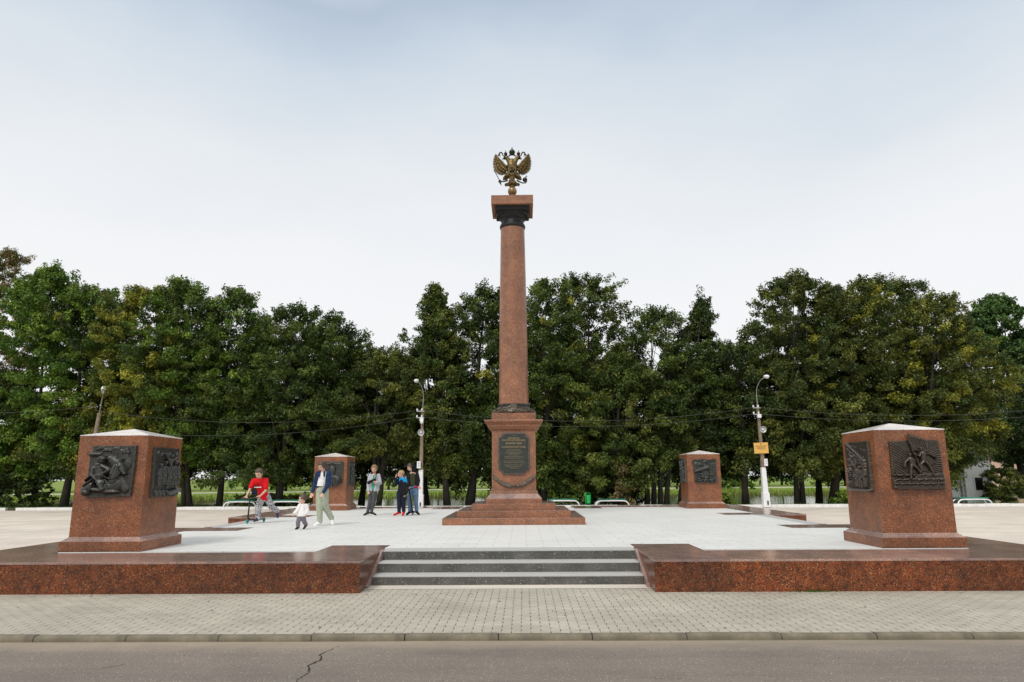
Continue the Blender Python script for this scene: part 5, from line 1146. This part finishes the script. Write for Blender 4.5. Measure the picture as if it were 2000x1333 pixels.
t_ = MB(); r_ = random.Random(3); x = -.02
for w_ in (.025, .018, .03, .02, .028, .022): t_.box(x, x+w_, -.187, -.170, .935+r_.uniform(-.004, .004), .958); x += w_+.008
t_.build('shirt_print', m_whitec, e)
bg_ = tag(empty('camera_bag', (BL[0]+.01-.0, BL[1]-.24, .80)), 'small dark camera bag hanging on a strap over the red t-shirt', 'bag')
MB().box(-.065, .065, -.05, .05, -.06, .08).build('pouch', m_navy, bg_, bevel=.015); MB().tube([(-.05, .03, .06), (.02, .09, .18), (.07, .12, .26), (.10, .17, .36), (.10, .28, .40)], .010, 6).build('strap', m_blk, bg_)
def scooter(label, loc, top, wheel, bars, rear, rz, barm, deckm, wm):
    s = tag(empty('kick_scooter', loc, rz), label, 'kick scooter'); top, wheel, rear = Vector(top), Vector(wheel), Vector(rear)
    MB().tube([top, wheel+Vector((0, .03, .10))], [.018, .022], 10).build('stem', barm, s, True)
    hb = MB().tube([Vector(bars[0]), top, Vector(bars[1])], .012, 8).build('handlebar', barm, s, True)
    for q, t in ((bars[0], 0), (bars[1], 1)): d = (Vector(q)-top).normalized(); MB().tube([Vector(q)-d*.11, Vector(q)], .018, 8).build('grip', m_black, hb, True)
    d = (rear-wheel).normalized()
    for p, nm in ((wheel, 'wheel'), (rear, 'wheel')):
        ax = d.cross(Vector((0, 0, 1))).normalized(); Mx = Matrix.Translation(p) @ ax.to_track_quat('Z', 'Y').to_matrix().to_4x4()
        MB().lathe([(.02, -.014), (.045, -.014), (.055, -.008), (.058, 0), (.055, .008), (.045, .014), (.02, .014)], 20, M=Mx).build(nm, wm, s, True)
    ax = d.cross(Vector((0, 0, 1))).normalized(); a = wheel+d*.10+Vector((0, 0, .03)); c = rear-d*.03+Vector((0, 0, .03)); vs = []
    for p in (a, c):
        for q in (-1, 1): vs += [p+ax*q*.055+Vector((0, 0, -.012)), p+ax*q*.055+Vector((0, 0, .012))]
    MB().add(vs, [(0, 1, 3, 2), (4, 6, 7, 5), (0, 4, 5, 1), (2, 3, 7, 6), (0, 2, 6, 4), (1, 5, 7, 3)]).tube([wheel+Vector((0, .03, .11)), a], .02, 8).build('deck', deckm, s, bevel=.004)
    MB().tube([wheel+ax*.022, wheel+ax*.022+Vector((0, .02, .10)), wheel-ax*.022+Vector((0, .02, .10)), wheel-ax*.022], .008, 6).build('fork', barm, s)
    return s
scooter('black kick scooter with teal wheel under the boy in the red t-shirt', BL, (-.03, -.42, .66), (-.085, -.36, .06), ((-.26, -.43, .665), (.19, -.40, .69)), (.10, .34, .06), 0, m_black, m_black, m_teal)

# --- woman in denim jacket
J = joints((643, 675), 602, 1178, dict(hipL=(535, 600, 0), hipR=(620, 600, .0), neck=(575, 255, -.02), shL=(492, 300, 0), shR=(668, 300, .02), elL=(445, 455, .03), elR=(682, 465, -.02), haL=(418, 632, -.05), haR=(618, 640, -.19),
    knL=(545, 850, -.04), knR=(622, 850, .04), anL=(562, 1118, -.02), anR=(712, 1085, .20), toL=(498, 1168, -.12), toR=(745, 1158, .14), head=(556, 178, -.06)))
WL = (-4.85, 17.96, 0)
e, hp, E3 = person('woman in a dark denim jacket and sage green trousers looking down at the toddler', WL, J, dict(head=.215, face=(-.55, -.8, -.62), hair=m_hairb, k=.95, skin=m_skin2, curlL=.5, curlR=.7, seed=7, fringe=.33,
    hv=1.08, hairx=(((.36, .12, .12), .14, (.36, -.05, -.22), .12), ((-.36, .12, .12), .12, (-.36, -.05, -.22), .10), ((0, -.45, .0), .24, (0, -.62, -.12), .20), ((.30, -.1, .0), .16, (.25, -.35, -.25), .14), ((-.30, -.1, .0), .14, (-.25, -.35, -.2), .12))))
def f(b):
    legs(b, J, (.096, .088, .075), .85, .0)
wear(e, 'trousers', m_khaki, f, seed=8, wob=.014)
wear(e, 'blouse', m_whitec, lambda b: b.cap(Vector(J['neck'])-Vector((0, 0, .10)), .095, Vector((J['neck'][0]-.03, -.02, .96)), .112, .85), seed=9, cuts=(((0, 0, .985), (0, 0, -1)),))
def f(b):
    V = lambda n: Vector(J[n]); nk = V('neck')
    for S, q in (('L', -1), ('R', 1)):
        b.cap(V('sh'+S)+Vector((-q*.025, 0, -.02)), .062, Vector((nk.x+q*.085-.005, .02, .96)), .066, .95).cap(V('sh'+S)+Vector((-q*.04, 0, -.05)), .07, Vector((nk.x+q*.09, .02, .98)), .072)
        b.cap(V('sh'+S), .062, V('el'+S), .056).cap(V('el'+S), .054, V('el'+S).lerp(V('ha'+S), .88), .042).cap(nk+Vector((q*.05, -.05, -.02)), .026, nk+Vector((q*.07, -.10, -.14)), .022)
    b.cap(nk+Vector((0, .07, -.02)), .045, Vector((nk.x, .07, .96)), .09, .8).cap(nk+Vector((-.06, .04, 0)), .03, nk+Vector((.06, .04, 0)), .03)
wear(e, 'denim_jacket', m_denim, f, seed=10)
b = MB()
for k in range(5): b.ell((J['neck'][0]+.055-.002*k, -.115, 1.25-.055*k), (.008, .005, .008), nu=8, nv=5)
b.build('buttons', m_metal, e, 'all'); shoe(e, J['anL'], J['toL'], m_whsh, .95); shoe(e, J['anR'], J['toR'], m_whsh, .95)

# --- toddler
J = joints((688, 722), 224, 1238, dict(hipL=(205, 1040, 0), hipR=(262, 1040, 0), neck=(248, 820, 0), shL=(200, 845, -.02), shR=(298, 845, .02), elL=(172, 920, -.05), elR=(322, 925, .03), haL=(132, 975, -.10), haR=(308, 980, -.02),
    knL=(188, 1125, -.03), knR=(278, 1120, .03), anL=(188, 1205, -.01), anR=(296, 1180, .08), toL=(165, 1232, -.06), toR=(272, 1232, .03), head=(242, 735, -.01)))
e, hp, E3 = person('toddler in a white top and mauve trousers walking in front of the woman', (-5.04, 16.79, 0), J, dict(head=.205, face=(-1, -.25, -.12), hair=m_hairb, k=.55, skin=m_skin2, hands=.95, seed=9, fringe=.30))
def f(b):
    V = lambda n: Vector(J[n]); nk = V('neck'); b.cap(nk-Vector((0, 0, .05)), .062, Vector((nk.x-.01, 0, .34)), .105, .85).cap(nk-Vector((.0, 0, .05)), .06, V('hipL')+Vector((0, 0, .05)), .075, .9).cap(V('shL'), .042, V('shR'), .042)
    for S in 'LR': b.cap(V('sh'+S), .046, V('el'+S), .042).cap(V('el'+S), .041, V('el'+S).lerp(V('ha'+S), .85), .034)
wear(e, 'white_top', m_whitec, f, seed=11, voxel=.009, wob=.009, cuts=(((0, 0, .295), (0, 0, -1)),)); wear(e, 'trousers', m_mauve, lambda b: legs(b, J, (.062, .050, .045), 1.0, -.04), seed=12, voxel=.009)
shoe(e, J['anL'], J['toL'], m_dkshoe, .68, False); shoe(e, J['anR'], J['toR'], m_dkshoe, .68, False)

# --- boy in a grey cardigan
J = joints((640, 672), 288, 1195, dict(hipL=(300, 715, 0), hipR=(370, 715, .0), neck=(358, 320, 0), shL=(272, 360, 0), shR=(440, 360, .02), elL=(240, 540, .02), elR=(482, 520, -.02), haL=(262, 690, -.12), haR=(428, 500, -.17),
    knL=(285, 905, -.02), knR=(358, 905, .0), anL=(245, 1140, -.01), anR=(320, 1140, .02), toL=(188, 1182, -.08), toR=(410, 1178, -.04), head=(355, 225, -.03)))
e, hp, E3 = person('boy in a light grey open cardigan and green t-shirt', (-4.64, 22.49, 0), J, dict(head=.235, face=(-.05, -1, -.28), hair=m_hairl, k=.88, skin=m_skin, hdL=(.1, -.3, -.8), hdR=(-.8, -.2, .1), seed=12, fringe=.27, curlL=.7, curlR=.9))
wear(e, 'trousers', m_greyt, lambda b: legs(b, J, (.085, .064, .046)), seed=13)
wear(e, 't_shirt', m_greentee, lambda b: b.cap(Vector(J['neck'])-Vector((0, 0, .09)), .088, Vector((J['neck'][0]-.02, -.0, .80)), .108, .85), seed=14, cuts=(((0, 0, .80), (0, 0, -1)),))
def f(b):
    V = lambda n: Vector(J[n]); nk = V('neck')
    for S, q in (('L', -1), ('R', 1)):
        b.cap(V('sh'+S), .058, Vector((nk.x+q*.105-.01, .01, .72)), .070).cap(V('sh'+S)+Vector((-q*.03, -.01, -.08)), .065, Vector((nk.x+q*.06-.02, -.03, .78)), .062).cap(V('sh'+S), .060, V('el'+S), .060).cap(V('el'+S), .058, V('el'+S).lerp(V('ha'+S), .90), .046)
        b.cap(nk+Vector((q*.055, -.03, -.03)), .026, nk+Vector((q*.045, -.10, -.18)), .024)
    b.cap(nk+Vector((0, .05, -.06)), .07, Vector((nk.x-.01, .06, .72)), .10, .8)
wear(e, 'cardigan', m_greyk, f, seed=15, cuts=(((0, 0, .72), (.15, 0, -1)),))
shoe(e, J['anL'], J['toL'], m_dkshoe, .95); shoe(e, J['anR'], J['toR'], m_dkshoe, .95)
cb = tag(empty('crossbody_bag', (-4.64+.07, 22.49-.17, 1.055)), 'black crossbody bag worn across the chest of the boy in the grey cardigan', 'bag')
q = MB().cap((-.10, 0, -.035), .055, (.09, -.01, .055), .042, .6); q.fused('pouch', m_blk, cb, voxel=.01); MB().tube([(.10, .0, .06), (.12, .03, .18), (.10, .10, .26)], .013, 6).build('strap', m_blk, cb); MB().tube([(-.12, 0, -.05), (-.16, .09, -.06)], .013, 6).build('strap', m_blk, cb)

# --- fair-haired boy with a backpack
J = joints((652, 684), 907, 1205, dict(hipL=(895, 720, 0), hipR=(985, 720, .02), neck=(950, 420, 0), shL=(880, 470, -.05), shR=(1035, 470, .05), elL=(820, 560, -.10), elR=(1060, 620, -.02), haL=(836, 395, -.17), haR=(1030, 740, -.10),
    knL=(898, 905, -.02), knR=(985, 905, .0), anL=(900, 1135, 0), anR=(990, 1135, .04), toL=(810, 1185, -.05), toR=(985, 1182, -.08), head=(922, 335, -.03)))
e, hp, E3 = person('fair-haired boy with a bright blue hood shading his eyes with one hand', (-3.63, 22.11, 0), J, dict(head=.215, face=(-1, -.15, -.15), hair=m_hairbl, k=.86, skin=m_skin2, hdL=(.15, .0, 1), huL=(1, 0, 0), seed=15, fringe=.30, curlL=.5))
wear(e, 'trousers', m_navy, lambda b: legs(b, J, (.088, .068, .055)), seed=16)
wear(e, 'jacket', m_navy, lambda b: torso(b, J, .92, .130, -.03, 1.85), seed=17, cuts=(((0, 0, .66), (0, 0, -1)),))
def f(b):
    nk = Vector(J['neck']); b.ell(nk+Vector((.03, .03, -.03)), (.13, .12, .07), (0, .35, 0)).cap(nk+Vector((-.06, -.05, -.03)), .04, nk+Vector((-.09, -.07, -.10)), .03).ell(nk+Vector((.08, .02, -.10)), (.10, .12, .07), (0, .5, 0))
wear(e, 'hood', m_blue, f, seed=18, voxel=.010)
shoe(e, J['anL'], J['toL'], m_redsh, 1.0); shoe(e, J['anR'], J['toR'], m_redsh, 1.0)
bp = tag(empty('backpack', (-3.63+.15, 22.11-.16, .66)), 'black backpack on the back of the fair-haired boy', 'backpack')
q = MB().cap((.0, 0, .08), .10, (.01, 0, .30), .085, .9).cap((.03, 0, .06), .09, (.04, 0, .26), .075); q.fused('pack', m_blk, bp, voxel=.012, wob=.01); q = MB().cap((.10, -.02, .08), .055, (.10, -.02, .18), .05); q.fused('pocket', m_dkshoe, bp, voxel=.012)
MB().tube([(-.02, -.10, .36), (-.09, -.10, .38), (-.13, -.09, .28), (-.12, -.10, .12), (-.05, -.10, .06)], .016, 6).build('strap', m_blk, bp)

# --- hooded boy with jeans and a scooter
J = joints((636, 668), 1184, 1184, dict(hipL=(1140, 630, 0), hipR=(1240, 630, .0), neck=(1165, 275, 0), shL=(1085, 320, 0), shR=(1255, 320, .02), elL=(1075, 480, .0), elR=(1290, 470, .03), haL=(1105, 600, -.17), haR=(1285, 600, -.08),
    knL=(1120, 865, -.03), knR=(1252, 865, .0), anL=(1128, 1118, 0), anR=(1262, 1118, .02), toL=(1075, 1168, -.08), toR=(1318, 1165, -.06), head=(1125, 185, -.05)))
e, hp, E3 = person('boy in a black hooded jacket and washed blue jeans standing beside the lamp post', (-3.30, 22.64, 0), J, dict(head=.235, face=(-.75, -.6, -.35), hair=m_hairb, k=.92, skin=m_skin2, hdR=(.6, -.1, -.3), hdL=(.3, -.4, -.4), seed=19, fringe=.20, curlL=1.0))
wear(e, 'jeans', m_jeans, lambda b: legs(b, J, (.092, .068, .055)), seed=20)
wear(e, 't_shirt', m_oliv, lambda b: b.cap(Vector(J['neck'])-Vector((0, 0, .10)), .092, Vector((J['neck'][0]+.02, -.01, .95)), .105, .85), seed=21)
def f(b):
    V = lambda n: Vector(J[n]); nk = V('neck')
    for S, q in (('L', -1), ('R', 1)):
        b.cap(V('sh'+S), .060, Vector((nk.x+q*.13+.03, .01, .92)), .060).cap(V('sh'+S)+Vector((-q*.03, -.01, -.08)), .064, Vector((nk.x+q*.10+.03, -.02, .95)), .058).cap(V('sh'+S), .060, V('el'+S), .056).cap(V('el'+S), .054, V('el'+S).lerp(V('ha'+S), .85), .044)
    b.cap(nk+Vector((0, .05, -.06)), .07, Vector((nk.x+.03, .06, .93)), .10, .8)
wear(e, 'jacket', m_blk, f, seed=22)
def f(b):
    b.ell(hp(0, -.18, .14), (.50*.235, .50*.235, .50*.235), E=E3).cap(hp(0, -.35, -.1), .10, Vector(J['neck'])+Vector((.02, .03, -.02)), .085)
hd_ = wear(e, 'hood', m_blk, f, seed=23, voxel=.010, wob=.006, cuts=((hp(0, .06, 0), E3 @ Vector((0, 1, .0))),))
wear(e, 'cuff', m_pinkc, lambda b: b.cap(Vector(J['haR'])+Vector((-.09, 0, .0)), .035, Vector(J['haR'])+Vector((-.01, 0, .0)), .035), seed=24)
shoe(e, J['anL'], J['toL'], m_dkshoe, 1.0, False); shoe(e, J['anR'], J['toR'], m_dkshoe, 1.0, False)
scooter('dark blue kick scooter standing in front of the hooded boy in jeans', (-3.30, 22.64, 0), (-.09, -.24, .80), (.02, -.20, .06), ((-.22, -.30, .84), (.06, -.30, .84)), (.0, .26, .06), 0, m_navy, m_navy, m_black)

# --- far sitter on the river bank
J = dict(hipL=(-.05, 0, .12), hipR=(.08, 0, .12), neck=(.10, 0, .56), shL=(.0, -.05, .50), shR=(.20, .03, .50), elL=(-.12, -.10, .36), elR=(.26, .1, .28), haL=(-.30, -.1, .28), haR=(.24, .1, .08), knL=(-.40, -.05, .30), knR=(-.38, .1, .26), anL=(-.72, -.05, .08), anR=(-.70, .1, .08), toL=(-.78, -.05, .16), toR=(-.76, .1, .16), head=(.10, 0, .70))
e, hp, E3 = person('person in white sitting on the grass by the tree at the far left', (-22.6, 36.3, -.2), J, dict(head=.215, face=(-1, 0, -.1), hair=m_hairb, k=.95, seed=30))
wear(e, 'shirt', m_whitec, lambda b: torso(b, J, 1.0, .13, 0, 1.8), seed=31, voxel=.016); wear(e, 'trousers', m_whitec, lambda b: legs(b, J, (.09, .075, .06), 1, -.08), seed=32, voxel=.016)
